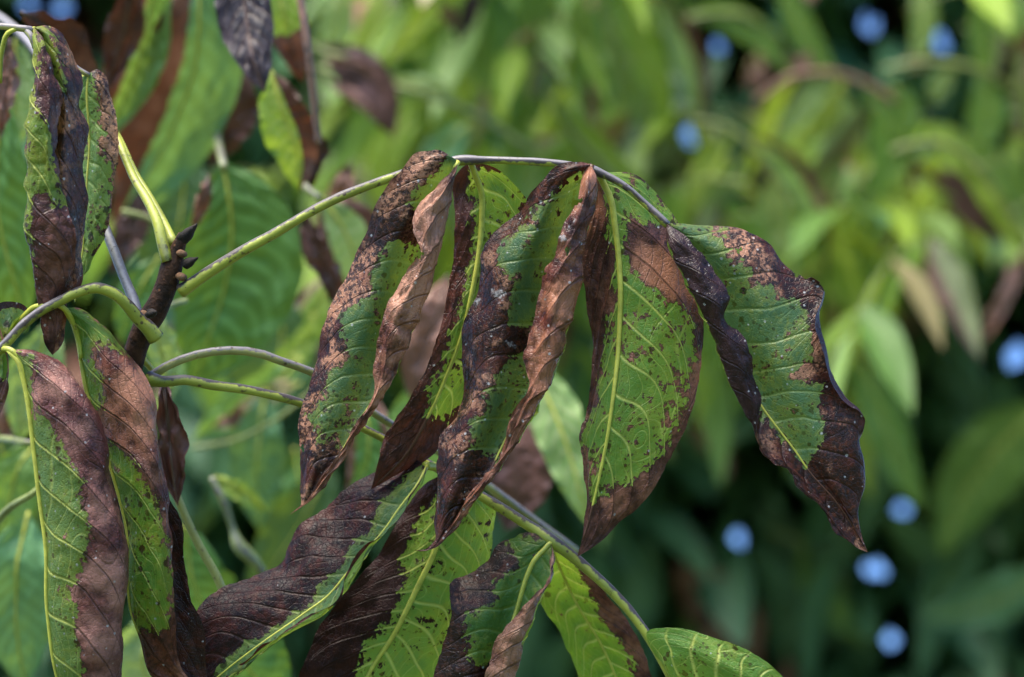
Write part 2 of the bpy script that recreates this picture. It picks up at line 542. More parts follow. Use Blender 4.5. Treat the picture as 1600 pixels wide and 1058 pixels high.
# ------------------------------------------------------------------ leaflets
def leaflet(parent, rails, mat, green=(), flip=False, nu=64, nv=200, seed=0, pucker=0.7, wrinkle=0.8, K=13, c=0.16,
            rib=(1.0, 0.25), ribmat=None, ribto=1.0, default=6.0, white=(), uvgreen=(), jag=0.35, label=None, rib_side=1.0, name='leaflet', vwid=1.0, tones=(), crinkle=0.0, crinkle_side=1, holes=(), grow=0.0):
    """surface lofted through rails [(u, [(x px, y px, depth mm), ...]), ...], every rail from base to tip.
    green: [(polygon, umin, umax)] living tissue; the rest is dead (default) or living (default < 0)"""
    us = np.array([r[0] for r in rails], float)
    R = np.stack([along(r[1], nv) for r in rails])            # (K, nv, 3)
    u = np.linspace(us[0], us[-1], nu)
    if us[0] < 0 < us[-1]:
        u[np.argmin(np.abs(u))] = 0.0
    G = hermite(us, R, u)                                     # (nu, nv, 3)
    vv = np.linspace(0, 1, nv)
    U, V = np.meshgrid(u, vv, indexing='ij')
    px = G[..., :2].reshape(-1, 2)
    W = P(G)
    # normals towards the upper side
    du = np.gradient(W, axis=0)
    dv = np.gradient(W, axis=1)
    Nn = np.cross(dv, du)
    Nn /= np.linalg.norm(Nn, axis=2)[..., None] + 1e-12
    if flip:
        Nn = -Nn
    # side veins: leave the midrib, bend towards the tip
    aU = np.abs(U)
    wob = 0.026 * vnoise(U * 2.2 + 9, V * 5, seed + 40)
    ph = (V - c * (0.72 * aU + 0.5 * aU ** 3) + wob) * K + np.where(U < 0, 0.45, 0.0)
    fr = ph - np.floor(ph)
    dist = np.minimum(fr, 1 - fr) / K                         # in v units
    Llen = np.linalg.norm(np.diff(W[nu // 2], axis=0), axis=1).sum()
    dmm = dist * Llen * 1000.0
    vw = 0.95 * vwid * (1 - 0.62 * aU)
    ven = np.clip((V - 0.02) * 30, 0, 1) * np.clip((0.97 - V) * 12, 0, 1) * np.clip((1.02 - aU) * 5, 0, 1)
    vein = np.exp(-(dmm / np.maximum(vw, 0.12)) ** 2) * ven
    vq = Llen * 1000.0 / K / np.maximum(vw, 0.12)
    # third order cross veins, thin
    ph2 = aU * 7 + 2.2 * vnoise(U * 2.5, V * K * 0.8, seed + 5) + 0.35 * ph
    fr2 = ph2 - np.floor(ph2)
    vein3 = np.exp(-(np.minimum(fr2, 1 - fr2) / 0.06) ** 2) * 0.34
    env = np.clip(aU * 6, 0, 1) * np.clip((1 - V) * 8, 0, 1) * np.clip(V * 12, 0, 1)
    arch = np.sin(np.pi * fr) ** 0.75
    amp = np.clip(0.55 + 0.75 * vnoise(U * 1.7 + 5, V * 5 + 2, seed + 17), 0.08, 1.3) * np.clip((1.06 - aU) * 2.2, 0.15, 1)
    pk = np.where(U < 0, pucker[0], pucker[1]) if isinstance(pucker, tuple) else pucker
    disp = 0.72 * pk * (arch - 0.6) * env * amp
    disp += wrinkle * vnoise(U * 2.2 + 3, V * 6.5 + 1, seed) * np.clip(V * 6, 0, 1) * np.clip((1 - V) * 6, 0.2, 1)
    disp += 0.45 * wrinkle * vnoise(U * 6 + 3, V * 19 + 1, seed + 1) * env
    disp += 0.16 * wrinkle * vnoise(U * 15, V * 48, seed + 2) * env
    disp += wrinkle * 1.5 * aU ** 4 * vnoise(np.sign(U) * 5 + 0 * U, V * 13, seed + 3) * env
    disp -= 0.16 * np.clip(pk, 0.2, 1.2) * np.exp(-(dmm / 0.8) ** 2) * env
    if crinkle > 0:
        rid = 1 - 2 * np.abs(vnoise(U * 4.5 + 11, V * 17 + 3, seed + 61))
        rid2 = 1 - 2 * np.abs(vnoise(U * 9 + 2, V * 37 + 8, seed + 62))
        disp += crinkle * (rid * 0.8 + rid2 * 0.4) * env * np.clip((U * np.sign(crinkle_side) - 0.12) * 6, 0, 1)
    W = W + Nn * (disp / 1000.0)[..., None]
    # frayed margin
    if jag > 0:
        e = aU ** 14
        jj = jag * (0.6 * vnoise(V * 26, 0 * V + np.sign(U) * 3.5, seed + 8) + 0.5 * vnoise(V * 70, 0 * V + np.sign(U) * 7.5, seed + 9)) * env
        dn = du / (np.linalg.norm(du, axis=2)[..., None] + 1e-9)
        W = W + dn * (np.sign(U) * e * jj * 1.3 / 1000.0)[..., None]
    # dead tissue field in mm
    nec = np.full(nu * nv, float(default))
    uf, vf = U.ravel(), V.ravel()
    for g in green:
        poly, u0, u1 = g
        sdv = poly_sd(px, poly) * MM_PX
        ok = (uf >= u0) & (uf <= u1)
        nec = np.where(ok, np.minimum(nec, sdv - grow), nec)
    for (u0, u1, v0, v1) in uvgreen:
        dd = np.maximum(np.maximum(u0 - uf, uf - u1) * 75, np.maximum(v0 - vf, vf - v1) * 110)
        nec = np.minimum(nec, dd)
    nec = np.clip(nec, -6, 6)
    wt = np.zeros(nu * nv)
    for (wx, wy, wr, u0, u1) in white:
        wt = np.maximum(wt, np.where((uf >= u0) & (uf <= u1), 1.0 - np.hypot(px[:, 0] - wx, px[:, 1] - wy) / wr, 0))
    tn = np.zeros(nu * nv)
    for (tx, ty, tr, ts_, *ur) in tones:
        k = np.clip(1.3 - 1.3 * np.hypot(px[:, 0] - tx, px[:, 1] - ty) / tr, 0, 1)
        if ur:
            k = np.where((uf >= ur[0]) & (uf <= ur[1]), k, 0)
        tn += ts_ * k
    idx = np.arange(nu * nv).reshape(nu, nv)
    a, b, c_, d = idx[:-1, :-1], idx[:-1, 1:], idx[1:, 1:], idx[1:, :-1]
    F = np.stack([a, b, c_, d], -1).reshape(-1, 4)
    for (hx, hy, hr, u0, u1) in holes:
        fc = px[F].mean(1)
        uc = uf[F].mean(1)
        wob2 = hr * (1 + 0.45 * np.sin(np.arctan2(fc[:, 1] - hy, fc[:, 0] - hx) * 3 + hx))
        F = F[~((np.hypot(fc[:, 0] - hx, fc[:, 1] - hy) < wob2) & (uc >= u0) & (uc <= u1))]
    if flip:
        F = F[:, ::-1]
    o = mesh_obj(name, W.reshape(-1, 3), F, mat, parent, {'nec': nec, 'vein': vein.ravel(), 'wht': wt, 'tone': np.clip(tn, -1, 1), 'vph': ph.ravel() + 8.0, 'vq': vq.ravel() if vq.shape == U.shape else np.full(nu * nv, vq), 'ven': ven.ravel(), 'vph3': ph2.ravel() + 8.0})
    if label:
        o['label'] = label
    if rib and us[0] < 0.001 <= us[-1] + 0.001:
        k = int(np.argmin(np.abs(u)))
        m = max(8, int(nv * ribto))
        st = max(1, nv // 60)
        rp = W[k, :m:st]
        rn = Nn[k, :m:st]
        tt = np.linspace(0, ribto, len(rp))
        rr = (rib[0] * (1 - tt) ** 0.8 + rib[1] * tt) / 1000.0
        dead_k = np.convolve(np.pad(nec.reshape(nu, nv)[k], 4, mode='edge'), np.ones(9) / 9, 'valid')[:m:st]
        tube('midrib', rp - rn * rr[:, None] * 0.35 * rib_side, rr, ribmat or M_RIB, o, 7, seed, 0.0, np.clip((dead_k - 0.8) * 3, 0, 6))
    return o


def leaf_rails(mid, wl, wr, fold=0.35, droop=0.0, shape=0.85, peak=0.45, roll=0.0):
    """rails of an open leaflet from its midrib: wl / wr half widths px; fold > 0 lifts both halves towards the viewer"""
    n = 9
    m = along(mid, n)
    T = np.gradient(m[:, :2], axis=0)
    T /= np.linalg.norm(T, axis=1)[:, None]
    left = np.stack([T[:, 1], -T[:, 0]], 1)
    left = np.where((T[:, 1] >= 0)[:, None], left, left)
    t = np.linspace(0, 1, n)
    q = np.where(t < peak, t / peak * 0.5, 0.5 + (t - peak) / (1 - peak) * 0.5)
    prof = np.sin(np.pi * q) ** shape
    out = []
    for s in (-1, -0.55, 0, 0.55, 1):
        w = (wr if s > 0 else wl) * prof
        # left of the direction of travel is +left; for a hanging leaf (T down) left vector points right
        off = left * (s * w)[:, None]
        dz = -fold * abs(s) ** 1.5 * w * MM_PX + roll * s * w * MM_PX + droop * t ** 2
        out.append((s, np.column_stack([m[:, :2] + off, m[:, 2] + dz])))
    return out


def open_leaflet(parent, mid, wl, wr, mat, nec='none', fold=0.3, roll=0.0, nu=22, nv=46, seed=0, flip=False, K=12, rib=(0.9, 0.25),
                 pucker=0.5, wrinkle=1.2, ribmat=None, peak=0.45, label=None, thr=0.25):
    rails = leaf_rails(mid, wl, wr, fold, peak=peak, roll=roll)
    uvg = {'none': [(-2, 2, -1, 2)], 'all': [], 'L': [(-thr, 2, -1, 2)], 'R': [(-2, thr, -1, 2)],
           'edge': [(-1 + thr * 1.6, 1 - thr * 1.6, 0, 0.85)], 'tip': [(-2, 2, -1, 0.62)], 'base': [(-2, 2, 0.4, 2)]}[nec]
    return leaflet(parent, rails, mat, (), flip, nu, nv, seed, pucker, wrinkle, K, 0.16, rib, ribmat, 1.0, 6.0, (), uvg, 0.3, label, vwid=2.0)

# ------------------------------------------------------------------ ground
def ground_material():
    s = NT('grass_ground')
    v = s.coord(0)
    n1, n2 = s.noise(v, 0.8, 5, 0.6), s.noise(v, 25, 4, 0.7)
    c = s.mix(s.step(n1, 0.3, 0.7), (0.035, 0.065, 0.018), (0.07, 0.085, 0.03))
    c = s.mix(s.math('MULTIPLY', s.step(n2, 0.45, 0.7), 0.5), c, (0.06, 0.045, 0.025))
    pr = s.n('BsdfPrincipled')
    s.t.links.new(c, pr.inputs['Base Color'])
    pr.inputs['Roughness'].default_value = 0.9
    return s.finish(pr.outputs[0])


gx, gy = np.meshgrid(np.linspace(-1, 1, 41), np.linspace(-1, 1, 41), indexing='ij')
gx, gy = np.sign(gx) * np.abs(gx) ** 3 * 900, np.sign(gy) * np.abs(gy) ** 3 * 900
gz = 0.05 * vnoise(gx * 0.4 + 30, gy * 0.4 + 30, 5)
gi = np.arange(41 * 41).reshape(41, 41)
ground = mesh_obj('ground', np.stack([gx, gy, gz], -1).reshape(-1, 3),
                  np.stack([gi[:-1, :-1], gi[1:, :-1], gi[1:, 1:], gi[:-1, 1:]], -1).reshape(-1, 4), ground_material())
ground['kind'] = 'structure'

# ------------------------------------------------------------------ hero leaf materials
MA1 = leaf_material('leaf_mottled_a', 1, islands=0.4, tanny=0.68, ltanny=0.78, spots=0.66, white=0.28, wet=0.15, lmid=(0.19, 0.064, 0.036), ltan=(0.46, 0.22, 0.135))
MA2 = leaf_material('leaf_under_b', 2, islands=0.5, tanny=0.2, ltanny=0.15, spots=0.40, white=0.05, low=(0.085, 0.19, 0.03), low2=(0.14, 0.26, 0.035))
MA3 = leaf_material('leaf_mottled_c', 3, islands=0.35, mid=(0.125, 0.034, 0.015), tanny=0.50, ltanny=0.68, spots=0.60, white=0.42, wet=0.3, up=(0.056, 0.122, 0.06), up2=(0.08, 0.143, 0.056))
MA4 = leaf_material('leaf_under_d', 4, islands=0.62, tanny=0.2, ltanny=0.55, spots=0.42, white=0.12, low=(0.10, 0.22, 0.035), low2=(0.20, 0.33, 0.05), lmid=(0.13, 0.05, 0.032))
MA5 = leaf_material('leaf_mottled_e', 5, islands=0.3, tanny=0.54, ltanny=0.15, spots=0.45, white=0.5, ldark=(0.014, 0.007, 0.009), lmid=(0.04, 0.017, 0.018), ltan=(0.15, 0.085, 0.085),
                    up=(0.060, 0.135, 0.07), up2=(0.092, 0.165, 0.066))
MC1 = leaf_material('leaf_purple_f', 6, ltanny=0.60, spots=0.55, white=0.45, low=(0.11, 0.19, 0.05), low2=(0.16, 0.24, 0.05), ldark=(0.035, 0.012, 0.013), lmid=(0.15, 0.044, 0.034), ltan=(0.40, 0.185, 0.14))
MC2 = leaf_material('leaf_red_g', 7, ltanny=0.66, spots=0.85, white=0.35, low=(0.09, 0.20, 0.03), low2=(0.16, 0.29, 0.025), lmid=(0.16, 0.046, 0.026), ltan=(0.42, 0.18, 0.105), yellow=0.8, dark=(0.012, 0.005, 0.004), mid=(0.03, 0.009, 0.006), tanny=0.0)
MD1 = leaf_material('leaf_twisted_h', 8, islands=0.4, tanny=0.62, ltanny=0.5, spots=0.75, white=0.4, low=(0.15, 0.24, 0.04), low2=(0.26, 0.32, 0.03), up=(0.12, 0.20, 0.06), up2=(0.18, 0.25, 0.05), tan=(0.30, 0.135, 0.065), yellow=0.9,
                    ldark=(0.03, 0.012, 0.009), lmid=(0.105, 0.033, 0.025), ltan=(0.24, 0.10, 0.07))
MD2 = leaf_material('leaf_pale_i', 9, islands=0.5, tanny=0.85, spots=0.55, white=0.2, up=(0.13, 0.24, 0.07), up2=(0.20, 0.30, 0.07), tan=(0.42, 0.21, 0.11))
MB1 = leaf_material('leaf_dark_j', 10, tanny=0.10, ltanny=0.2, spots=0.5, white=0.12, spec=0.2, dark=(0.006, 0.0035, 0.005), mid=(0.050, 0.010, 0.009), tan=(0.10, 0.026, 0.020), edge_noise=0.6, low=(0.22, 0.33, 0.07), low2=(0.25, 0.35, 0.06), rough=0.42)
MB2 = leaf_material('leaf_under_k', 11, islands=0.35, ltanny=0.05, spots=0.5, white=0.0, low=(0.12, 0.25, 0.045), low2=(0.18, 0.31, 0.05), ldark=(0.010, 0.004, 0.004), lmid=(0.035, 0.011, 0.008), ltan=(0.15, 0.06, 0.04), spec=0.14)
MB3 = leaf_material('leaf_mottled_l', 12, tanny=0.30, ltanny=0.85, spots=0.4, white=0.12, up=(0.04, 0.115, 0.03), up2=(0.06, 0.145, 0.03), mid=(0.10, 0.042, 0.026), ltan=(0.36, 0.18, 0.11))
MB5 = leaf_material('leaf_spotted_m', 13, islands=0.1, spots=0.75, white=0.1, up=(0.10, 0.22, 0.05), up2=(0.16, 0.28, 0.055))
MB4 = leaf_material('leaf_yellow_n', 14, spots=0.3, white=0.0, low=(0.14, 0.28, 0.025), low2=(0.20, 0.34, 0.025), ltanny=0.7)
MM_PURPLE = leaf_material('leaf_purple_o', 15, tanny=0.5, ltanny=0.5, white=0.1, ldark=(0.010, 0.008, 0.014), lmid=(0.028, 0.023, 0.036), ltan=(0.13, 0.105, 0.115), dark=(0.02, 0.017, 0.025), mid=(0.06, 0.05, 0.06), tan=(0.24, 0.20, 0.20), rough=0.35)

G_HERO = 'blighted walnut leaves around the shoot'

# ------------------------------------------------------------------ A: the arching leaf with five hanging leaflets
A = thing('compound_leaf', 'arching walnut leaf with five large drooping leaflets mottled brown and green', 'leaf', G_HERO)
tube_px('rachis', [(283, 455, 6, 24), (305, 440, 4, 20), (350, 410, 2, 18), (430, 364, 0, 16), (520, 313, 0, 15), (610, 278, 0, 14), (665, 260, 2, 13), (698, 253, 2, 13),
                   (716, 251, 2, 17), (736, 250, 2, 16), (756, 250, 2, 12), (800, 251, 1, 12), (880, 257, 0, 12), (905, 261, 0, 12), (926, 266, 0, 16), (944, 273, 0, 13), (975, 290, -1, 11), (1015, 325, -1, 11), (1034, 343, -2, 13), (1043, 352, -2, 12)], M_STALK, A, 110, 12, 0.06, 0, lambda t: 0.25 + 0.75 * np.clip((t - 0.45) * 6, 0, 1))
# leaflet 1
leaflet(A, [
    (-1.0, [(716, 252, -3), (692, 237, -5), (660, 238, -6), (622, 270, -5), (595, 303, -1), (567, 370, 6), (546, 424, 12), (516, 486, 12), (498, 540, 11), (482, 594, 10), (470, 645, 9), (467, 710, 7), (467, 771, 4), (471, 788, 3), (453, 804, 4)]),
    (-0.5, [(716, 252, -3), (703, 245, -6), (680, 255, -7), (655, 293, -6), (635, 340, -3), (605, 400, 1), (585, 450, 2), (560, 510, 2), (540, 560, 2), (520, 615, 2), (504, 665, 2), (490, 715, 2), (480, 765, 2), (474, 787, 3), (453, 804, 4)]),
    (0.0, [(716, 252, -3), (712, 258, -4), (704, 280, -1), (690, 335, 3), (676, 380, 7), (655, 440, 8), (636, 490, 8), (622, 530, 7), (604, 580, 6), (582, 628, 5), (555, 668, 4), (530, 712, 3), (500, 750, 3), (478, 785, 3), (453, 804, 4)]),
    (0.22, [(716, 252, -3), (714, 262, -5), (708, 300, -4), (700, 346, -2), (687, 392, -2), (672, 452, -2), (653, 500, -2), (637, 540, -2), (614, 598, -2), (590, 639, -2), (561, 674, -1), (541, 713, 0), (512, 751, 1), (484, 783, 2), (453, 804, 4)]),
    (0.6, [(716, 252, -3), (710, 265, -6), (694, 300, -9), (675, 345, -10), (671, 392, -10), (650, 445, -10), (626, 490, -10), (610, 540, -9), (600, 590, -8), (583, 632, -6), (558, 670, -4), (537, 708, -2), (508, 748, 0), (482, 782, 2), (453, 804, 4)]),
    (1.0, [(716, 252, -3), (704, 270, -5), (684, 290, -6), (647, 335, -8), (645, 362, -9), (658, 390, -11), (634, 425, -9), (604, 472, -8), (589, 525, -7), (580, 580, -6), (578, 625, -5), (553, 668, -4), (531, 705, -2), (503, 746, 0), (480, 781, 2), (453, 804, 4)]),
], MA1, green=[([(704, 244), (716, 246), (716, 330), (690, 360), (655, 350), (640, 312), (650, 296), (672, 285), (694, 266)], -1, 0.1),
                ([(648, 385), (618, 378), (600, 404), (584, 438), (584, 465), (541, 496), (543, 523), (550, 557), (546, 567), (516, 584), (505, 625), (484, 650), (500, 688), (526, 686), (537, 707), (600, 650), (660, 560), (720, 400)], -1, 0.1)],
    uvgreen=[(0.0, 0.24, 0.40, 0.56)], tones=[(655, 264, 38, 1, -1, 0), (598, 308, 36, 1, -1, 0), (555, 430, 42, .8, -1, 0), (532, 475, 40, .7, -1, 0), (625, 355, 34, -1, -1, 0), (520, 560, 32, .9, -1, 0), (495, 540, 22, -1, -1, 0), (498, 592, 22, -.8, -1, 0), (490, 660, 26, .9, -1, 0), (482, 735, 42, -.9, -1, 0), (515, 700, 26, -.7, -1, 0),
           (672, 335, 60, .9, .3, 1), (600, 530, 34, -.6, .3, 1), (640, 440, 40, .5, .3, 1), (560, 680, 40, -.6, .3, 1)], holes=[(656, 398, 5, .8, 1), (470, 700, 4, -1, -.8)], grow=0.8, crinkle=0.8, seed=21, pucker=(0.4, 1.05), wrinkle=0.9, rib=(0.9, 0.2), nv=240, nu=90, jag=0.7)
# leaflet 2, seen from below behind the first and third
leaflet(A, [
    (-1.0, [(735, 252, 3), (716, 268, 12), (711, 356, 16), (707, 401, 18), (700, 447, 18), (685, 522, 18), (658, 591, 19), (631, 639, 20), (600, 682, 20), (590, 725, 20), (580, 765, 22)]),
    (-0.5, [(735, 252, 3), (728, 275, 12), (733, 350, 15), (729, 400, 17), (720, 447, 17), (704, 520, 17), (680, 592, 18), (652, 645, 19), (622, 690, 20), (602, 730, 20), (580, 765, 22)]),
    (0.0, [(735, 252, 3), (742, 272, 8), (752, 300, 13), (753, 341, 15), (747, 401, 16), (737, 456, 16), (725, 507, 17), (706, 567, 18), (686, 615, 19), (663, 658, 20), (636, 706, 21), (580, 765, 22)]),
    (0.5, [(735, 252, 3), (765, 272, 13), (788, 305, 17), (790, 345, 19), (785, 400, 20), (772, 460, 21), (757, 512, 22), (735, 572, 23), (712, 620, 23), (685, 665, 24), (652, 712, 23), (580, 765, 22)]),
    (1.0, [(735, 252, 3), (775, 262, 12), (803, 287, 17), (824, 315, 20), (832, 380, 22), (822, 450, 24), (800, 520, 26), (770, 580, 27), (740, 630, 27), (705, 680, 27), (660, 720, 25), (580, 765, 22)]),
], MA2, flip=True, green=[([(736, 262), (775, 262), (830, 310), (835, 400), (800, 520), (745, 600), (700, 660), (672, 650), (668, 610), (690, 570), (706, 515), (722, 470), (730, 425), (738, 380), (738, 330), (735, 300)], -1, 1)],
    seed=33, pucker=0.6, rib=(1.25, 0.25), ribto=0.98, jag=0.4)
# leaflet 3, the central one
leaflet(A, [
    (-1.0, [(924, 257, -3), (905, 253, -5), (880, 254, -6), (860, 266, -5), (834, 296, 0), (809, 332, 8), (785, 356, 8), (758, 392, 9), (752, 430, 9), (746, 470, 9), (730, 500, 9), (726, 550, 8), (719, 604, 8), (709, 649, 7), (690, 677, 6), (687, 710, 5), (682, 765, 3), (676, 816, 1), (677, 846, -1), (664, 858, -2), (648, 861, -2)]),
    (-0.5, [(924, 257, -3), (912, 260, -6), (892, 270, -6), (875, 292, -3), (855, 325, -3), (836, 360, -3), (818, 392, -3), (800, 430, -3), (790, 465, -3), (780, 510, -3), (768, 550, -3), (762, 600, -3), (748, 645, -3), (732, 690, -3), (716, 735, -3), (702, 780, -3), (689, 825, -2), (680, 848, -2), (666, 858, -2), (648, 861, -2)]),
    (0.0, [(924, 257, -3), (922, 270, -3), (917, 300, 3), (910, 340, 5), (900, 375, 6), (890, 412, 6), (880, 455, 6), (868, 500, 6), (855, 545, 5), (838, 595, 4), (815, 640, 3), (788, 688, 2), (765, 735, 0), (735, 780, -1), (705, 825, -2), (686, 850, -2), (668, 860, -2), (648, 861, -2)]),
    (0.2, [(924, 257, -3), (930, 273, -5), (931, 300, -4), (928, 330, -4), (917, 373, -4), (909, 415, -4), (902, 456, -4), (893, 487, -4), (879, 543, -4), (862, 588, -4), (839, 634, -4), (813, 679, -4), (790, 718, -4), (767, 750, -4), (730, 798, -3), (701, 837, -3), (677, 857, -2), (648, 861, -2)]),
    (0.6, [(924, 256, -2), (920, 275, -9), (917, 305, -11), (906, 345, -12), (898, 375, -12), (882, 415, -13), (875, 455, -13), (866, 500, -13), (851, 555, -12), (846, 596, -11), (824, 635, -9), (803, 677, -8), (787, 713, -7), (764, 745, -6), (726, 793, -5), (698, 834, -4), (676, 856, -2), (648, 861, -2)]),
    (1.0, [(922, 254, -3), (909, 277, -6), (900, 311, -9), (882, 344, -10), (877, 368, -12), (861, 401, -10), (845, 422, -9), (840, 450, -9), (829, 492, -9), (822, 530, -9), (818, 572, -9), (827, 602, -9), (807, 636, -8), (791, 675, -7), (781, 710, -6), (759, 740, -6), (722, 789, -5), (695, 832, -4), (675, 855, -2), (648, 861, -2)]),
], MA3, green=[([(908, 278), (882, 296), (864, 320), (834, 332), (834, 350), (809, 368), (791, 395), (788, 414), (797, 429), (821, 429), (812, 447), (806, 471), (809, 504), (840, 506), (900, 400), (925, 290)], -1, 0.1),
                ([(830, 552), (785, 588), (765, 614), (769, 640), (743, 662), (746, 697), (775, 707), (800, 690), (845, 604)], -1, 0.1)],
    uvgreen=[(0.04, 0.30, 0.36, 0.88)], white=[(776, 462, 22, -1, 0.1), (768, 552, 16, -1, 0.1), (800, 540, 14, -1, .1), (750, 470, 12, -1, .1), (890, 352, 22, 0.7, 1.0), (880, 372, 14, 0.7, 1.0)],
    tones=[(800, 345, 32, -.8, -1, .1), (770, 402, 28, .8, -1, .1), (740, 485, 28, -1, -1, .1), (790, 480, 16, .8, -1, .1), (746, 625, 26, .9, -1, .1), (720, 610, 20, -.8, -1, .1), (715, 692, 32, .8, -1, .1), (752, 715, 30, -1, -1, .1), (700, 800, 46, -.8, -1, .1), (870, 290, 30, -.5, -1, .1),
           (850, 500, 24, -.8, .6, 1), (880, 470, 45, .8, .2, 1), (850, 585, 36, .6, .2, 1), (890, 350, 24, -.7, .3, 1), (820, 660, 40, .4, .2, 1)], holes=[(889, 392, 6, .6, 1), (900, 312, 6, .8, 1), (842, 424, 5, .85, 1)], grow=1.5, crinkle=0.8, seed=47, pucker=(0.35, 1.05), wrinkle=1.1, rib=(0.9, 0.2), nv=260, nu=96, jag=0.8)
# leaflet 4, seen from below
leaflet(A, [
    (-1.0, [(934, 268, 2), (929, 285, 6), (920, 356, 10), (910, 400, 12), (916, 450, 13), (922, 510, 13), (923, 559, 12), (918, 607, 11), (912, 648, 11), (905, 677, 10), (908, 707, 9), (913, 749, 8), (914, 807, 7), (909, 845, 6), (902, 870, 6)]),
    (-0.5, [(934, 268, 2), (935, 290, 6), (940, 356, 8), (938, 400, 9), (943, 450, 9), (945, 510, 9), (944, 560, 8), (939, 607, 7), (932, 650, 7), (926, 690, 6), (922, 730, 6), (922, 780, 5), (917, 825, 5), (902, 870, 6)]),
    (0.0, [(934, 268, 2), (942, 285, 4), (954, 311, 4), (961, 353, 4), (966, 395, 4), (969, 447, 3), (967, 522, 3), (961, 598, 2), (953, 662, 2), (940, 730, 3), (929, 778, 4), (915, 830, 5), (902, 870, 6)]),
    (0.5, [(934, 268, 2), (958, 280, 6), (985, 305, 8), (1010, 350, 8), (1025, 400, 7), (1034, 450, 5), (1035, 510, 4), (1029, 570, 3), (1020, 630, 3), (1003, 690, 3), (975, 755, 4), (940, 820, 5), (902, 870, 6)]),
    (1.0, [(934, 268, 2), (952, 269, 8), (982, 272, 12), (1018, 294, 15), (1047, 326, 16), (1066, 360, 16), (1089, 430, 14), (1101, 510, 11), (1097, 567, 9), (1085, 627, 8), (1069, 669, 8), (1041, 726, 8), (1014, 778, 7), (966, 822, 7), (926, 856, 6), (902, 870, 6)]),
], MA4, flip=True, green=[([(934, 262), (985, 268), (1050, 326), (1062, 348), (1022, 350), (990, 340), (976, 352), (978, 395), (968, 420), (955, 372), (945, 300)], -1, 1),
                ([(960, 380), (975, 392), (978, 412), (993, 430), (1020, 455), (1048, 477), (1080, 496), (1086, 560), (1077, 610), (1062, 655), (1045, 690), (1020, 715), (1005, 740), (975, 758), (955, 752), (950, 776), (929, 784), (921, 765), (926, 735), (915, 714), (907, 685), (911, 659), (940, 630), (934, 611), (937, 572), (947, 540), (955, 480), (960, 420)], -1, 1)],
    tones=[(1030, 430, 50, 1), (1000, 400, 30, .8), (930, 400, 45, -.7), (930, 560, 40, -.7), (1088, 565, 30, 1), (1060, 480, 30, .5), (930, 840, 60, -.9)], seed=58, pucker=0.9, wrinkle=0.9, rib=(1.3, 0.25), ribto=0.97, nv=240, nu=90, K=11, c=0.26, jag=0.5)
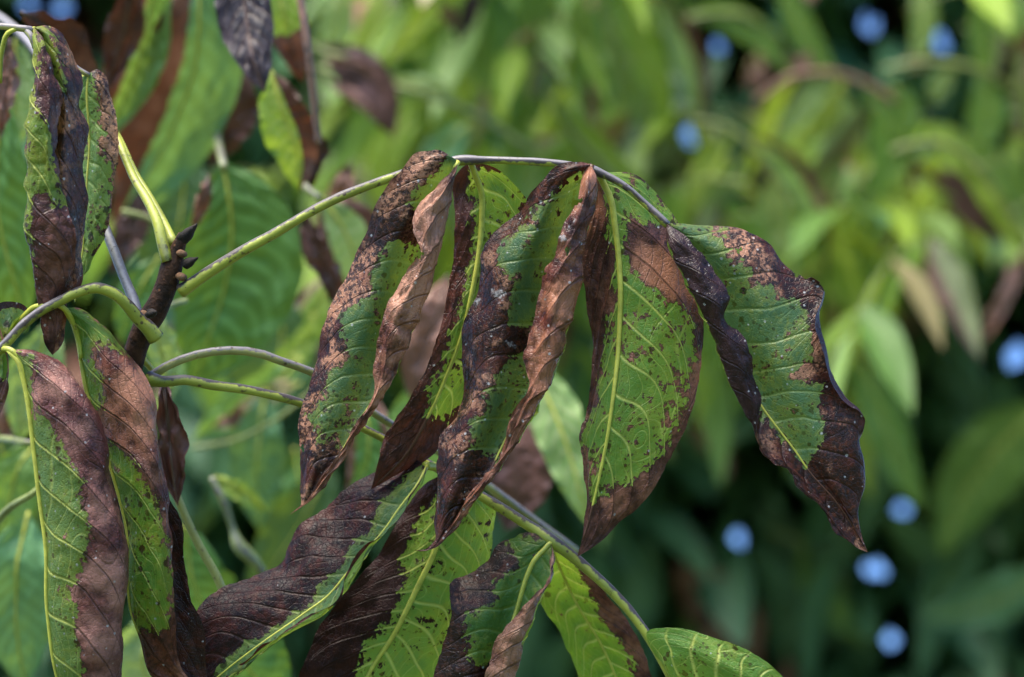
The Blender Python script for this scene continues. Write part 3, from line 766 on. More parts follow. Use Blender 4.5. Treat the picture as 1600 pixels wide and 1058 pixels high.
# leaflet 5, the end leaflet
leaflet(A, [
    (-1.0, [(1041, 349, -3), (1077, 373, -9), (1099, 394, -11), (1122, 433, -12), (1143, 464, -13), (1138, 496, -12), (1156, 518, -12), (1171, 548, -12), (1181, 585, -11), (1192, 628, -10), (1184, 668, -10), (1186, 700, -8), (1213, 724, -7), (1236, 734, -6), (1240, 752, -5), (1256, 774, -5), (1278, 787, -4), (1291, 806, -3), (1302, 830, -3), (1325, 846, -2), (1345, 859, -1), (1356, 863, 0)]),
    (-0.7, [(1041, 349, -3), (1062, 378, -11), (1080, 405, -13), (1102, 442, -15), (1118, 475, -16), (1128, 508, -15), (1140, 535, -15), (1154, 570, -14), (1166, 605, -13), (1180, 640, -11), (1180, 672, -9), (1194, 702, -7), (1220, 725, -6), (1242, 746, -5), (1262, 770, -4), (1290, 798, -3), (1322, 838, -2), (1356, 863, 0)]),
    (-0.35, [(1041, 349, -2), (1042, 378, -6), (1054, 411, -7), (1071, 445, -8), (1091, 482, -8), (1114, 530, -8), (1130, 578, -8), (1148, 618, -8), (1169, 653, -7), (1190, 690, -5), (1222, 716, -4), (1248, 745, -3), (1280, 780, -2), (1325, 832, -1), (1356, 863, 0)]),
    (0.0, [(1041, 349, -1), (1060, 380, 2), (1082, 420, 3), (1106, 465, 4), (1128, 510, 4), (1150, 556, 3), (1172, 600, 2), (1195, 640, 0), (1218, 672, -1), (1241, 702, -1), (1267, 740, -1), (1303, 780, -1), (1334, 824, 0), (1356, 863, 0)]),
    (0.5, [(1041, 349, -1), (1082, 368, -1), (1130, 395, -2), (1166, 430, -3), (1190, 470, -4), (1206, 520, -4), (1222, 565, -5), (1242, 610, -5), (1264, 650, -5), (1285, 695, -4), (1306, 745, -3), (1322, 790, -2), (1340, 835, -1), (1356, 863, 0)]),
    (0.92, [(1041, 349, -1), (1097, 353, 3), (1156, 363, 5), (1206, 383, 5), (1220, 404, 5), (1258, 435, 4), (1281, 447, 2), (1281, 490, -2), (1288, 535, -4), (1296, 584, -4), (1316, 618, -3), (1350, 657, -1), (1338, 690, 0), (1346, 724, 1), (1347, 758, 1), (1342, 803, 0), (1346, 835, 0), (1356, 863, 0)]),
    (1.0, [(1041, 349, -1), (1098, 352, 4), (1157, 362, 6), (1207, 382, 6), (1222, 403, 6), (1260, 434, 4), (1280, 450, 0), (1275, 490, -5), (1281, 535, -7), (1291, 584, -7), (1312, 622, -5), (1352, 662, -1), (1334, 692, 2), (1344, 725, 3), (1345, 760, 2), (1341, 803, 1), (1346, 836, 0), (1356, 863, 0)]),
], MA5, green=[([(1043, 346), (1128, 362), (1131, 385), (1139, 414), (1165, 414), (1170, 450), (1204, 448), (1210, 470), (1241, 473), (1255, 490), (1264, 518), (1267, 558), (1233, 575), (1230, 592), (1278, 603), (1276, 637), (1280, 668), (1276, 700), (1262, 722), (1200, 650), (1140, 560), (1080, 430)], -0.15, 1)],
    uvgreen=[(-0.42, -0.2, 0.05, 0.50)], tones=[(1165, 390, 32, .9, -.1, 1), (1200, 420, 28, .8, -.1, 1), (1240, 440, 26, -.9, -.1, 1), (1215, 457, 24, .7, -.1, 1), (1262, 465, 22, -.8, -.1, 1), (1272, 540, 20, .6, -.1, 1), (1245, 585, 30, .9, -.1, 1), (1290, 600, 22, -.8, -.1, 1), (1283, 645, 26, .5, -.1, 1), (1320, 740, 75, -1, -.1, 1), (1260, 740, 40, -.7, -1, 1), (1195, 690, 30, .5, -1, -.1)], holes=[(1153, 392, 4.5, 0, 1), (1247, 424, 5, .8, 1), (1282, 452, 6, .9, 1)], grow=0.9, crinkle=0.5, crinkle_side=-1, seed=63, pucker=(1.2, 0.5), wrinkle=0.9, rib=(0.7, 0.2), nv=260, nu=100, K=12, jag=0.9)

# ------------------------------------------------------------------ B: the lower leaf
B = thing('compound_leaf', 'lower walnut leaf whose spotted stalk arches down behind the central leaflet', 'leaf', G_HERO)
tube_px('rachis', [(232, 592, 14, 26), (250, 596, 12, 20), (290, 594, 12, 17), (333, 602, 14, 16), (390, 610, 18, 15), (470, 630, 24, 14), (569, 670, 34, 13), (640, 708, 36, 13), (700, 742, 34, 14),
                   (760, 780, 28, 16), (812, 812, 24, 17), (838, 829, 22, 18), (858, 843, 20, 23), (880, 858, 19, 19), (915, 887, 18, 17), (960, 928, 16, 16), (1012, 994, 14, 15), (1048, 1058, 14, 14), (1075, 1110, 16, 12)], M_STALK, B, 110, 12, 0.06, 9)
tube_px('petiolule', [(700, 742, 34, 12), (682, 730, 27, 14), (664, 728, 20, 13)], M_STALK_YEL, B, 12, 9)
leaflet(B, [
    (-1.0, [(667, 727, 20), (645, 717, 24), (618, 733, 28), (585, 737, 31), (534, 768, 32), (497, 798, 32), (463, 832, 31), (443, 878, 30), (409, 891, 29), (358, 910, 27), (321, 937, 25), (304, 965, 24), (300, 1000, 24), (305, 1045, 24), (290, 1085, 24)]),
    (-0.5, [(667, 727, 20), (650, 735, 20), (625, 757, 21), (590, 780, 22), (550, 812, 22), (520, 842, 22), (492, 872, 21), (468, 902, 20), (430, 926, 19), (388, 952, 18), (352, 980, 18), (325, 1010, 20), (310, 1050, 22), (290, 1085, 24)]),
    (0.0, [(667, 727, 20), (655, 752, 16), (632, 788, 15), (602, 830, 14), (572, 862, 14), (540, 898, 14), (510, 932, 14), (478, 955, 14), (440, 982, 14), (400, 1012, 15), (365, 1038, 17), (330, 1065, 20), (290, 1085, 24)]),
    (0.3, [(667, 728, 19), (660, 758, 13), (652, 770, 12), (619, 815, 10), (586, 856, 9), (558, 896, 9), (525, 937, 9), (497, 965, 9), (450, 992, 10), (414, 1019, 12), (371, 1053, 16), (330, 1078, 20), (290, 1085, 24)]),
    (1.0, [(667, 728, 18), (657, 748, 11), (635, 780, 8), (605, 826, 6), (574, 860, 6), (540, 902, 6), (513, 944, 6), (483, 962, 6), (445, 986, 8), (410, 1014, 10), (368, 1048, 15), (328, 1074, 19), (290, 1085, 24)]),
], MB1, green=[([(660, 728), (640, 735), (618, 764), (591, 798), (578, 829), (547, 856), (530, 893), (497, 917), (490, 940), (456, 961), (429, 981), (409, 994), (375, 1008), (334, 1052), (370, 1080), (560, 960), (680, 760)], -1, 0.9)],
    seed=71, pucker=(0.22, 0.3), wrinkle=1.5, rib=(0.7, 0.2), nv=200, nu=72, jag=0.6)
leaflet(B, [
    (-1.0, [(690, 742, 30), (665, 755, 36), (600, 850, 38), (530, 940, 38), (497, 981, 37), (478, 1030, 36), (466, 1060, 36), (470, 1120, 38), (510, 1200, 42)]),
    (-0.5, [(690, 742, 30), (680, 775, 34), (640, 860, 35), (590, 930, 35), (560, 985, 34), (535, 1040, 34), (520, 1090, 35), (515, 1140, 38), (510, 1200, 42)]),
    (0.0, [(690, 742, 30), (694, 790, 31), (688, 830, 31), (676, 869, 31), (656, 910, 31), (635, 954, 31), (612, 998, 32), (585, 1038, 33), (560, 1085, 36), (510, 1200, 42)]),
    (0.5, [(690, 742, 30), (730, 785, 31), (734, 830, 33), (728, 875, 34), (712, 920, 35), (692, 968, 36), (668, 1015, 37), (640, 1060, 38), (600, 1110, 40), (510, 1200, 42)]),
    (1.0, [(690, 742, 30), (750, 768, 36), (773, 796, 40), (773, 840, 41), (764, 880, 42), (750, 930, 43), (725, 985, 44), (695, 1040, 44), (640, 1110, 44), (510, 1200, 42)]),
], MB2, flip=True, green=[([(700, 740), (690, 775), (676, 788), (656, 801), (645, 842), (625, 876), (635, 903), (622, 937), (608, 961), (574, 1001), (561, 1052), (540, 1120), (700, 1120), (800, 800)], -1, 1)],
    seed=77, pucker=1.0, wrinkle=1.2, rib=(1.3, 0.4), nv=170, nu=64)
leaflet(B, [
    (-1.0, [(861, 847, 18), (850, 839, 19), (823, 835, 21), (796, 842, 23), (769, 856, 24), (757, 875, 24), (730, 893, 24), (709, 902, 22), (702, 918, 18), (706, 950, 14), (696, 998, 15), (685, 1028, 16), (673, 1058, 17), (655, 1130, 20), (680, 1240, 26)]),
    (-0.5, [(861, 847, 18), (848, 850, 17), (826, 862, 17), (803, 880, 17), (785, 905, 16), (768, 930, 15), (758, 962, 14), (748, 1000, 14), (738, 1035, 15), (726, 1070, 16), (705, 1140, 20), (680, 1240, 26)]),
    (0.0, [(861, 847, 18), (853, 856, 17), (835, 876, 16), (826, 896, 16), (819, 916, 16), (812, 938, 16), (804, 962, 16), (796, 990, 16), (788, 1020, 17), (778, 1055, 18), (755, 1130, 21), (680, 1240, 26)]),
    (0.35, [(861, 847, 18), (864, 860, 15), (865, 876, 13), (859, 906, 11), (848, 930, 10), (833, 974, 9), (818, 1010, 9), (805, 1056, 10), (770, 1150, 16), (680, 1240, 26)]),
    (0.7, [(861, 847, 18), (863, 866, 13), (862, 885, 9), (856, 913, 6), (838, 938, 4), (818, 972, 3), (802, 1000, 3), (784, 1056, 5), (755, 1150, 13), (680, 1240, 26)]),
    (1.0, [(861, 847, 18), (862, 872, 11), (859, 895, 8), (855, 920, 6), (831, 933, 4), (805, 960, 4), (787, 981, 4), (772, 1008, 4), (760, 1054, 5), (735, 1150, 13), (680, 1240, 26)]),
], MB3, green=[([(866, 840), (796, 836), (790, 848), (805, 860), (811, 890), (772, 908), (769, 944), (730, 962), (724, 989), (739, 1004), (727, 1028), (760, 1040), (840, 1000), (870, 900)], -1, 0.5)],
    tones=[(745, 910, 26, .6, -1, .1), (775, 880, 20, -.6, -1, .1), (720, 940, 24, .8, -1, .1), (700, 1010, 40, -.7, -1, .1)], crinkle=0.6, seed=81, pucker=(0.4, 1.0), wrinkle=0.9, rib=(1.0, 0.3), rib_side=-0.4, nv=200, nu=80, jag=0.8)
leaflet(B, [
    (-1.0, [(858, 846, 24), (830, 870, 48), (835, 920, 60), (850, 950, 62), (878, 995, 62), (902, 1055, 62), (930, 1120, 62), (990, 1200, 60)]),
    (0.0, [(858, 846, 24), (872, 880, 44), (890, 920, 54), (912, 960, 56), (938, 1005, 57), (962, 1055, 58), (980, 1120, 60), (990, 1200, 60)]),
    (1.0, [(858, 846, 24), (892, 868, 40), (930, 908, 48), (960, 945, 50), (996, 996, 52), (1017, 1055, 54), (1022, 1120, 56), (990, 1200, 60)]),
], MB4, flip=True, green=[([(850, 840), (900, 880), (915, 915), (935, 960), (950, 985), (985, 1015), (990, 1080), (960, 1200), (800, 1100), (800, 840)], -1, 1)], seed=85, rib=(0.6, 0.2), nu=40, nv=110)
leaflet(B, [
    (-1.0, [(1052, 1070, 14), (1022, 1020, 12), (1010, 988, 10), (1052, 981, 6), (1120, 998, 2), (1168, 1016, 0), (1200, 1036, 0), (1226, 1060, 0), (1270, 1110, 4), (1330, 1190, 12)]),
    (-0.5, [(1052, 1070, 14), (1045, 1050, 10), (1052, 1030, 6), (1085, 1026, 2), (1130, 1040, -1), (1170, 1060, -2), (1230, 1105, 0), (1330, 1190, 12)]),
    (0.0, [(1052, 1070, 14), (1075, 1078, 10), (1105, 1085, 7), (1140, 1096, 5), (1180, 1112, 4), (1240, 1142, 6), (1330, 1190, 12)]),
    (1.0, [(1052, 1070, 14), (1070, 1120, 14), (1105, 1160, 16), (1150, 1185, 18), (1200, 1200, 18), (1260, 1210, 16), (1330, 1190, 12)]),
], MB5, green=[([(900, 900), (1400, 900), (1400, 1300), (900, 1300)], -1, 1)], seed=88, rib=(0.9, 0.3), rib_side=-0.4, nu=64, nv=140, K=11)

# ------------------------------------------------------------------ C: the leaf hanging at the shoot's other side
C = thing('compound_leaf', 'walnut leaf on a hooked yellow stalk with two purple brown leaflets', 'leaf', G_HERO)
tube_px('rachis', [(244, 528, 4, 28), (232, 513, 2, 24), (215, 497, 0, 21), (198, 476, -3, 20), (176, 458, -6, 19), (147, 450, -8, 17), (119, 458, -9, 16), (94, 470, -9, 16), (71, 482, -9, 15), (37, 507, -9, 15), (14, 532, -9, 16), (-6, 552, -9, 15), (-60, 600, -8, 14)], M_STALK, C, 70, 12, 0.06, 12, lambda t: 0.9 * np.clip((t - 0.42) * 5, 0, 1))
tube_px('petiolule', [(2, 545, -9, 10), (14, 546, -12, 10), (30, 560, -13, 9), (40, 600, -13, 8)], M_STALK_YEL, C, 14, 9)
tube_px('petiolule', [(86, 474, -8, 9), (100, 482, -6, 9), (115, 505, -2, 9), (123, 530, 0, 8), (127, 560, 0, 8)], M_STALK_YEL, C, 16, 9)
tube_px('petiolule', [(72, 478, -7, 10), (55, 480, -4, 10), (38, 494, -2, 9), (18, 518, 0, 8)], M_STALK_YEL, C, 14, 9)
leaflet(C, [
    (-1.0, [(14, 547, -12), (40, 580, -2), (80, 660, 2), (110, 760, 4), (120, 870, 4), (120, 960, 3), (125, 1060, 2), (140, 1200, 0)]),
    (-0.4, [(14, 547, -12), (36, 582, -8), (60, 660, -5), (75, 760, -3), (84, 870, -3), (92, 960, -4), (105, 1060, -3), (140, 1200, 0)]),
    (0.0, [(14, 547, -12), (28, 562, -13), (38, 592, -13), (48, 640, -13), (54, 711, -13), (61, 785, -13), (69, 858, -13), (73, 956, -12), (86, 1030, -10), (108, 1110, -5), (140, 1200, 0)]),
    (0.55, [(14, 547, -12), (48, 556, -17), (80, 590, -21), (103, 645, -23), (117, 715, -24), (129, 790, -24), (139, 865, -23), (142, 950, -21), (146, 1030, -18), (146, 1110, -10), (140, 1200, 0)]),
    (0.9, [(14, 547, -12), (60, 548, -14), (108, 577, -17), (138, 630, -18), (160, 690, -18), (170, 755, -18), (188, 820, -18), (197, 890, -17), (194, 955, -15), (192, 1030, -12), (175, 1120, -7), (140, 1200, 0)]),
    (1.0, [(14, 547, -12), (62, 547, -12), (113, 578, -13), (143, 630, -13), (166, 685, -13), (171, 736, -13), (185, 776, -13), (197, 830, -13), (203, 892, -12), (199, 956, -11), (195, 1040, -9), (180, 1125, -5), (140, 1200, 0)]),
], MC1, flip=True, green=[([(20, 540), (47, 560), (55, 620), (59, 648), (78, 657), (93, 692), (110, 721), (130, 755), (122, 775), (137, 804), (142, 834), (132, 883), (103, 922), (120, 956), (115, 995), (127, 1044), (120, 1120), (-50, 1120), (-50, 560)], -1, 1)],
    tones=[(105, 605, 40, .5), (150, 700, 34, -.6), (155, 890, 45, .9), (188, 935, 34, .7), (130, 865, 26, -.8), (145, 1000, 45, .4), (120, 640, 30, -.3)], crinkle=0.35, seed=91, pucker=1.7, wrinkle=0.9, rib=(1.1, 0.3), nv=220, nu=84, K=10, c=0.27, jag=0.5)
leaflet(C, [
    (-1.0, [(100, 481, -4), (140, 520, 8), (190, 600, 10), (225, 680, 10), (252, 760, 9), (283, 814, 8), (288, 873, 8), (297, 932, 8), (319, 985, 8), (322, 1040, 11), (330, 1100, 12)]),
    (-0.5, [(100, 481, -4), (130, 530, 6), (160, 620, 9), (190, 700, 10), (217, 770, 9), (243, 830, 8), (250, 900, 8), (262, 960, 8), (285, 1040, 10), (330, 1100, 12)]),
    (0.0, [(100, 481, -4), (115, 505, -1), (123, 530, 1), (128, 563, 2), (136, 610, 2), (150, 660, 2), (171, 726, 1), (191, 795, 0), (203, 853, -1), (203, 910, -1), (207, 955, 0), (222, 998, 2), (238, 1054, 5), (330, 1100, 12)]),
    (0.45, [(100, 481, -4), (135, 510, -5), (152, 540, -8), (168, 580, -10), (186, 640, -11), (202, 700, -11), (219, 760, -10), (231, 820, -9), (236, 880, -8), (236, 930, -6), (241, 980, -3), (255, 1040, 3), (330, 1100, 12)]),
    (0.85, [(100, 481, -4), (140, 496, -2), (180, 535, -5), (208, 575, -8), (228, 630, -10), (240, 680, -10), (250, 735, -10), (259, 790, -9), (261, 850, -8), (261, 907, -7), (268, 965, -4), (278, 1040, 3), (330, 1100, 12)]),
    (1.0, [(100, 481, -4), (128, 482, 2), (160, 507, 4), (198, 549, 2), (220, 579, -1), (240, 628, -4), (247, 667, -5), (256, 721, -5), (266, 765, -6), (268, 810, -6), (268, 855, -5), (268, 910, -4), (275, 970, -2), (284, 1040, 4), (330, 1100, 12)]),
], MC2, flip=True, green=[([(90, 470), (130, 480), (190, 532), (200, 549), (160, 540), (145, 542), (142, 560), (158, 580), (163, 590), (160, 620), (156, 645), (120, 640), (90, 560)], -0.05, 1.0),
                ([(150, 690), (186, 706), (215, 736), (245, 785), (255, 834), (268, 880), (268, 920), (260, 985), (220, 982), (208, 966), (150, 900)], -0.05, 1.0)],
    tones=[(212, 600, 40, 1, 0, 1), (232, 665, 40, .8, 0, 1), (170, 560, 26, -.6, 0, 1), (257, 775, 28, -1, 0, 1), (245, 1020, 60, -1, 0, 1)], crinkle=0.4, seed=97, pucker=(0.3, 1.6), wrinkle=0.8, rib=(0.9, 0.3), nv=220, nu=72, K=11, c=0.30, jag=0.5)
leaflet(C, [
    (-1.0, [(20, 516, 0), (-30, 500, 6), (-80, 560, 10), (-95, 640, 12), (-70, 740, 14)]),
    (0.0, [(20, 516, 0), (0, 530, -2), (-25, 575, 0), (-45, 640, 4), (-70, 740, 14)]),
    (0.6, [(20, 516, 0), (14, 500, -4), (8, 520, -8), (5, 570, -8), (-10, 640, -2), (-70, 740, 14)]),
    (1.0, [(20, 516, 0), (44, 484, 2), (24, 472, -2), (4, 472, -6), (12, 560, -10), (15, 590, -9), (0, 650, -2), (-70, 740, 14)]),
], MC2, flip=True, green=[([(-200, 400), (60, 400), (60, 570), (-20, 590), (-200, 800)], -1, 0.93)], seed=99, pucker=0.9, rib=(0.7, 0.3), nu=50, nv=90, K=9)

# ------------------------------------------------------------------ D: the twisted leaf above it
D = thing('compound_leaf', 'walnut leaf with a dark twisted leaflet and a pale tan edged one', 'leaf', G_HERO)
tube_px('rachis', [(-120, 70, 4, 14), (-60, 50, 2, 12), (0, 41, -2, 11), (30, 44, -4, 11), (48, 47, -4, 12), (70, 62, 6, 10), (95, 85, 14, 10), (118, 106, 16, 10), (140, 118, 16, 8)], M_STALK_GREY, D, 40, 10, 0.06, 15)
tube_px('petiolule', [(40, 46, -4, 11), (49, 58, -6, 10), (54, 76, -6, 7)], M_STALK_GREY, D, 10, 9)
tube_px('petiolule', [(28, 44, -4, 8), (12, 52, -4, 8), (4, 75, -2, 8), (0, 130, 0, 7)], M_STALK_YEL, D, 12, 9)
leaflet(D, [
    (-1.0, [(52, 42, -4), (66, 60, -9), (76, 87, -11), (92, 135, -12), (96, 165, -12), (92, 215, -13), (95, 269, -13), (104, 322, -13), (116, 365, -12), (119, 400, -10), (113, 440, -8), (103, 475, -6), (95, 515, -4), (82, 555, -2)]),
    (-0.6, [(52, 42, -4), (58, 62, -11), (64, 87, -14), (72, 130, -16), (73, 165, -17), (70, 215, -18), (72, 269, -18), (77, 322, -17), (85, 365, -16), (90, 400, -14), (87, 440, -11), (84, 475, -8), (83, 515, -5), (82, 555, -2)]),
    (-0.15, [(52, 42, -4), (51, 60, -7), (52, 90, -9), (51, 130, -10), (46, 175, -11), (41, 230, -11), (41, 300, -11), (42, 351, -10), (49, 393, -9), (54, 436, -8), (59, 466, -6), (66, 510, -4), (72, 540, -3), (82, 555, -2)]),
    (0.0, [(52, 42, -4), (56, 58, -3), (60, 90, -3), (62, 130, -3), (60, 175, -3), (56, 230, -4), (56, 300, -4), (60, 351, -4), (66, 393, -4), (70, 436, -4), (73, 470, -3), (76, 510, -3), (82, 555, -2)]),
    (0.5, [(52, 42, -4), (74, 52, -6), (88, 80, -8), (98, 120, -9), (102, 165, -9), (100, 215, -9), (98, 269, -9), (100, 322, -9), (104, 365, -8), (106, 400, -7), (103, 440, -5), (92, 475, -4), (86, 515, -3), (82, 555, -2)]),
    (1.0, [(52, 42, -4), (74, 40, 0), (95, 52, 3), (112, 73, 5), (125, 105, 5), (130, 130, 4), (128, 163, 3), (139, 192, 2), (136, 225, 2), (133, 285, 2), (131, 345, 2), (127, 393, 2), (125, 440, 1), (104, 468, 0), (102, 502, 0), (93, 544, -1), (82, 555, -2)]),
], MD1, green=[([(48, 38), (60, 44), (66, 70), (61, 98), (54, 122), (52, 152), (65, 185), (78, 207), (84, 240), (94, 295), (102, 319), (88, 320), (71, 297), (51, 296), (47, 337), (42, 460), (36, 300), (40, 150)], -1, -0.1),
                ([(48, 38), (77, 43), (88, 70), (93, 95), (97, 142), (90, 145), (60, 100)], -0.1, 1)],
    tones=[(110, 90, 22, .8, 0, 1), (120, 135, 26, -1, 0, 1), (108, 190, 26, .8, 0, 1), (112, 260, 30, -.5, 0, 1), (70, 150, 40, -.3, -1, -.1), (80, 420, 60, .4, -1, -.1)], crinkle=0.5, crinkle_side=-1, seed=103, pucker=(1.4, 0.7), wrinkle=1.2, rib=(0.6, 0.2), nv=230, nu=84, K=10, c=0.25, jag=0.7)
leaflet(D, [
    (-1.0, [(138, 116, 16), (112, 130, 22), (95, 200, 28), (92, 280, 28), (98, 360, 25), (108, 420, 20), (117, 474, 16)]),
    (-0.5, [(138, 116, 16), (124, 130, 18), (115, 200, 22), (112, 280, 22), (113, 360, 20), (115, 420, 17), (117, 474, 16)]),
    (0.0, [(138, 116, 16), (136, 130, 16), (137, 200, 17), (135, 280, 17), (130, 360, 16), (124, 420, 16), (117, 474, 16)]),
    (0.5, [(138, 116, 16), (148, 122, 15), (158, 170, 14), (160, 230, 14), (157, 290, 14), (148, 360, 14), (136, 410, 15), (117, 474, 16)]),
    (1.0, [(138, 116, 16), (150, 109, 17), (166, 127, 18), (175, 150, 18), (182, 180, 17), (183, 215, 17), (178, 280, 17), (173, 325, 16), (163, 372, 16), (145, 404, 16), (128, 440, 16), (117, 474, 16)]),
], MD2, green=[([(100, 100), (142, 108), (150, 140), (148, 190), (165, 205), (150, 225), (160, 245), (172, 260), (170, 300), (172, 330), (160, 375), (110, 500), (60, 400), (70, 150)], -1, 1)],
    tones=[(165, 190, 60, .9)], seed=109, pucker=0.7, wrinkle=1.0, rib=(0.6, 0.2), nv=150, nu=60, K=11, jag=0.6)

# ------------------------------------------------------------------ E: the woody shoot
E = thing('walnut_shoot', 'brown woody walnut shoot with black buds where the leaf stalks join', 'twig')
tube_px('stem', [(60, 1500, 60, 60), (110, 1250, 45, 52), (150, 950, 34, 46), (180, 740, 26, 40), (196, 630, 20, 38), (208, 563, 14, 36), (228, 507, 10, 38), (250, 470, 8, 37), (262, 440, 7, 35), (270, 415, 6, 33), (276, 393, 6, 25), (282, 377, 5, 20), (287, 366, 5, 17)], M_BARK, E, 110, 16, 0.12, 4)


def bud(parent, base, tip, width, seed, nscale=4):
    b0, b1 = P(np.array(base)), P(np.array(tip))
    ax = b1 - b0
    L = np.linalg.norm(ax)
    ax = ax / L
    p1 = np.cross(ax, [0, 1, 0])
    p1 /= np.linalg.norm(p1)
    p2 = np.cross(ax, p1)
    core = None
    for k in range(nscale):
        ang = k * 2.4 + seed
        side = math.cos(ang) * p1 + math.sin(ang) * p2
        t = np.linspace(0, 1, 9)
        w = width * 0.5 * KPX * FOCUS
        r = w * (0.95 - 0.08 * k) * np.sin(np.pi * (0.28 + 0.70 * t)) ** 0.8 * np.where(t > 0.98, 0.15, 1)
        cen = b0 + ax[None] * (t * L * (0.74 + 0.09 * k))[:, None] + side[None] * (w * 0.30 * (1 - t) ** 0.6)[:, None]
        o = tube('bud_scale' if core is not None else 'bud', cen, np.maximum(r, 1e-5), M_BUD, core if core is not None else parent, 10, seed + k, 0.16)
        core = core or o


bud(E, (284, 376, 5), (306, 351, 1), 19, 1, 5)
bud(E, (288, 414, 3), (310, 402, 0), 15, 4, 4)
bud(E, (232, 492, -2), (246, 486, -6), 14, 6, 3)
for (sx, sy, sz, w) in ((284, 396, 2.5, 13), (283, 432, 3, 14), (226, 490, 5, 11)):
    q = [(sx - w * 0.5, sy - w * 0.1, sz + 2, w * 0.7), (sx, sy, sz, w), (sx + w * 0.4, sy + w * 0.15, sz + 2, w * 0.6)]
    tube_px('leaf_scar', q, M_SCAR, E, 7, 9, 0.2)

# ------------------------------------------------------------------ leaves just behind the shoot (softly out of focus)
PG = plain_leaf_material('leaf_mid_green', (0.135, 0.265, 0.05), (0.20, 0.36, 0.075), 31, 0.44)
PY = plain_leaf_material('leaf_yellow_green', (0.29, 0.43, 0.035), (0.40, 0.52, 0.07), 32, 0.44)
PB = plain_leaf_material('leaf_blue_green', (0.075, 0.18, 0.075), (0.12, 0.27, 0.10), 33)
PL = plain_leaf_material('leaf_light_green', (0.25, 0.39, 0.11), (0.31, 0.47, 0.14), 34, 0.44)
PD = plain_leaf_material('leaf_dark_green', (0.035, 0.085, 0.025), (0.06, 0.13, 0.04), 35)
PR = plain_leaf_material('leaf_red_brown', (0.09, 0.12, 0.03), (0.13, 0.16, 0.05), 36, 0.12, (0.055, 0.02, 0.014), (0.15, 0.065, 0.05))
PT = plain_leaf_material('leaf_tan', (0.25, 0.2, 0.08), (0.3, 0.22, 0.1), 37, 0.15, (0.22, 0.10, 0.06), (0.40, 0.20, 0.15))
PF = plain_leaf_material('leaf_veined_green', (0.055, 0.145, 0.028), (0.085, 0.20, 0.035), 38, 0.3, vmix=0.85)
MATS = dict(F=PF, G=PG, Y=PY, B=PB, L=PL, D=PD, R=PR, T=PT, P=MM_PURPLE)
_seed = [200]
GM = 'walnut leaves just behind the shoot'


def comp_leaf(label, rachis, leaflets, group, stalk=None, dz=0, nu=20, nv=40):
    """rachis [(x,y,dz,w)], leaflets [(material key, dead pattern, flip, wl, wr, [(x,y,dz)...]), ...]"""
    t = thing('compound_leaf', label, 'leaf', group)
    if rachis:
        tube_px('rachis', [(x, y, (60 + (z - 60) * 3.0 if (z >= 60 and group == GM) else z) + dz, w) for x, y, z, w in rachis], stalk or M_STALK_FAR, t, 30, 8, 0.05, _seed[0])
    for (mk, nec, fl, wl, wr, mid) in leaflets:
        _seed[0] += 1
        if group == 'walnut leaves of the branches behind':
            wl, wr = wl * 0.72, wr * 0.72
        open_leaflet(t, [(x, y, (z * 2.9 if (z >= 60 and group == GM) else z) + dz) for x, y, z in mid], wl, wr, MATS[mk], nec, fold=random.uniform(0.15, 0.5), roll=random.uniform(-0.25, 0.25),
                     flip=fl, seed=_seed[0], nu=nu, nv=nv, ribmat=M_RIB_BROWN if nec == 'all' else None, wrinkle=2.0)
    return t


GM = 'walnut leaves just behind the shoot'
comp_leaf('walnut leaf on a bright yellow stalk rising from the shoot tip', [(262, 408, 4, 20), (255, 385, 4, 18), (247, 351, 6, 17), (235, 322, 10, 15), (210, 280, 18, 13), (181, 213, 32, 12), (150, 160, 62, 12), (125, 120, 80, 11)],
          [('G', 'L', False, 55, 42, [(242, -50, 120), (234, 30, 125), (212, 110, 130), (185, 170, 135), (160, 230, 140)]),
           ('R', 'all', False, 45, 40, [(35, 20, 60), (75, 40, 70), (105, 80, 75), (115, 150, 80), (110, 210, 85)]),
           ('R', 'all', False, 30, 30, [(200, -40, 95), (200, 20, 100), (185, 80, 105), (170, 140, 108)])], GM, M_STALK_YEL, nu=26, nv=60)
comp_leaf('large grey green walnut leaf with half its blade dead brown behind the twisted leaflets', [(272, 382, 8, 16), (262, 360, 12, 14), (240, 318, 18, 12), (212, 272, 26, 11), (185, 215, 42, 11), (150, 160, 75, 10), (128, 120, 95, 10)],
          [('B', 'L', True, 95, 75, [(308, -60, 125), (312, 20, 125), (306, 100, 130), (275, 190, 140), (225, 285, 150), (180, 360, 160)])], GM, M_STALK_YEL, nu=30, nv=70)
comp_leaf('walnut leaf on a grey green stalk below the pale tan edged leaflet', [(218, 505, 20, 18), (207, 464, 24, 17), (196, 439, 26, 16), (181, 399, 30, 16), (164, 356, 36, 15), (140, 290, 60, 14), (110, 200, 90, 13), (40, 60, 130, 12), (-40, 0, 150, 12)],
          [('F', 'none', True, 70, 55, [(10, 150, 90), (-5, 250, 90), (0, 350, 92), (25, 450, 95), (40, 520, 100)]),
           ('L', 'L', True, 24, 34, [(25, 60, 100), (25, 120, 100), (22, 190, 102), (10, 250, 105)]),
           ('T', 'all', False, 16, 14, [(15, 60, 60), (14, 110, 60), (8, 160, 60), (0, 220, 62)])], GM, M_STALK_GREY, nu=26, nv=60)
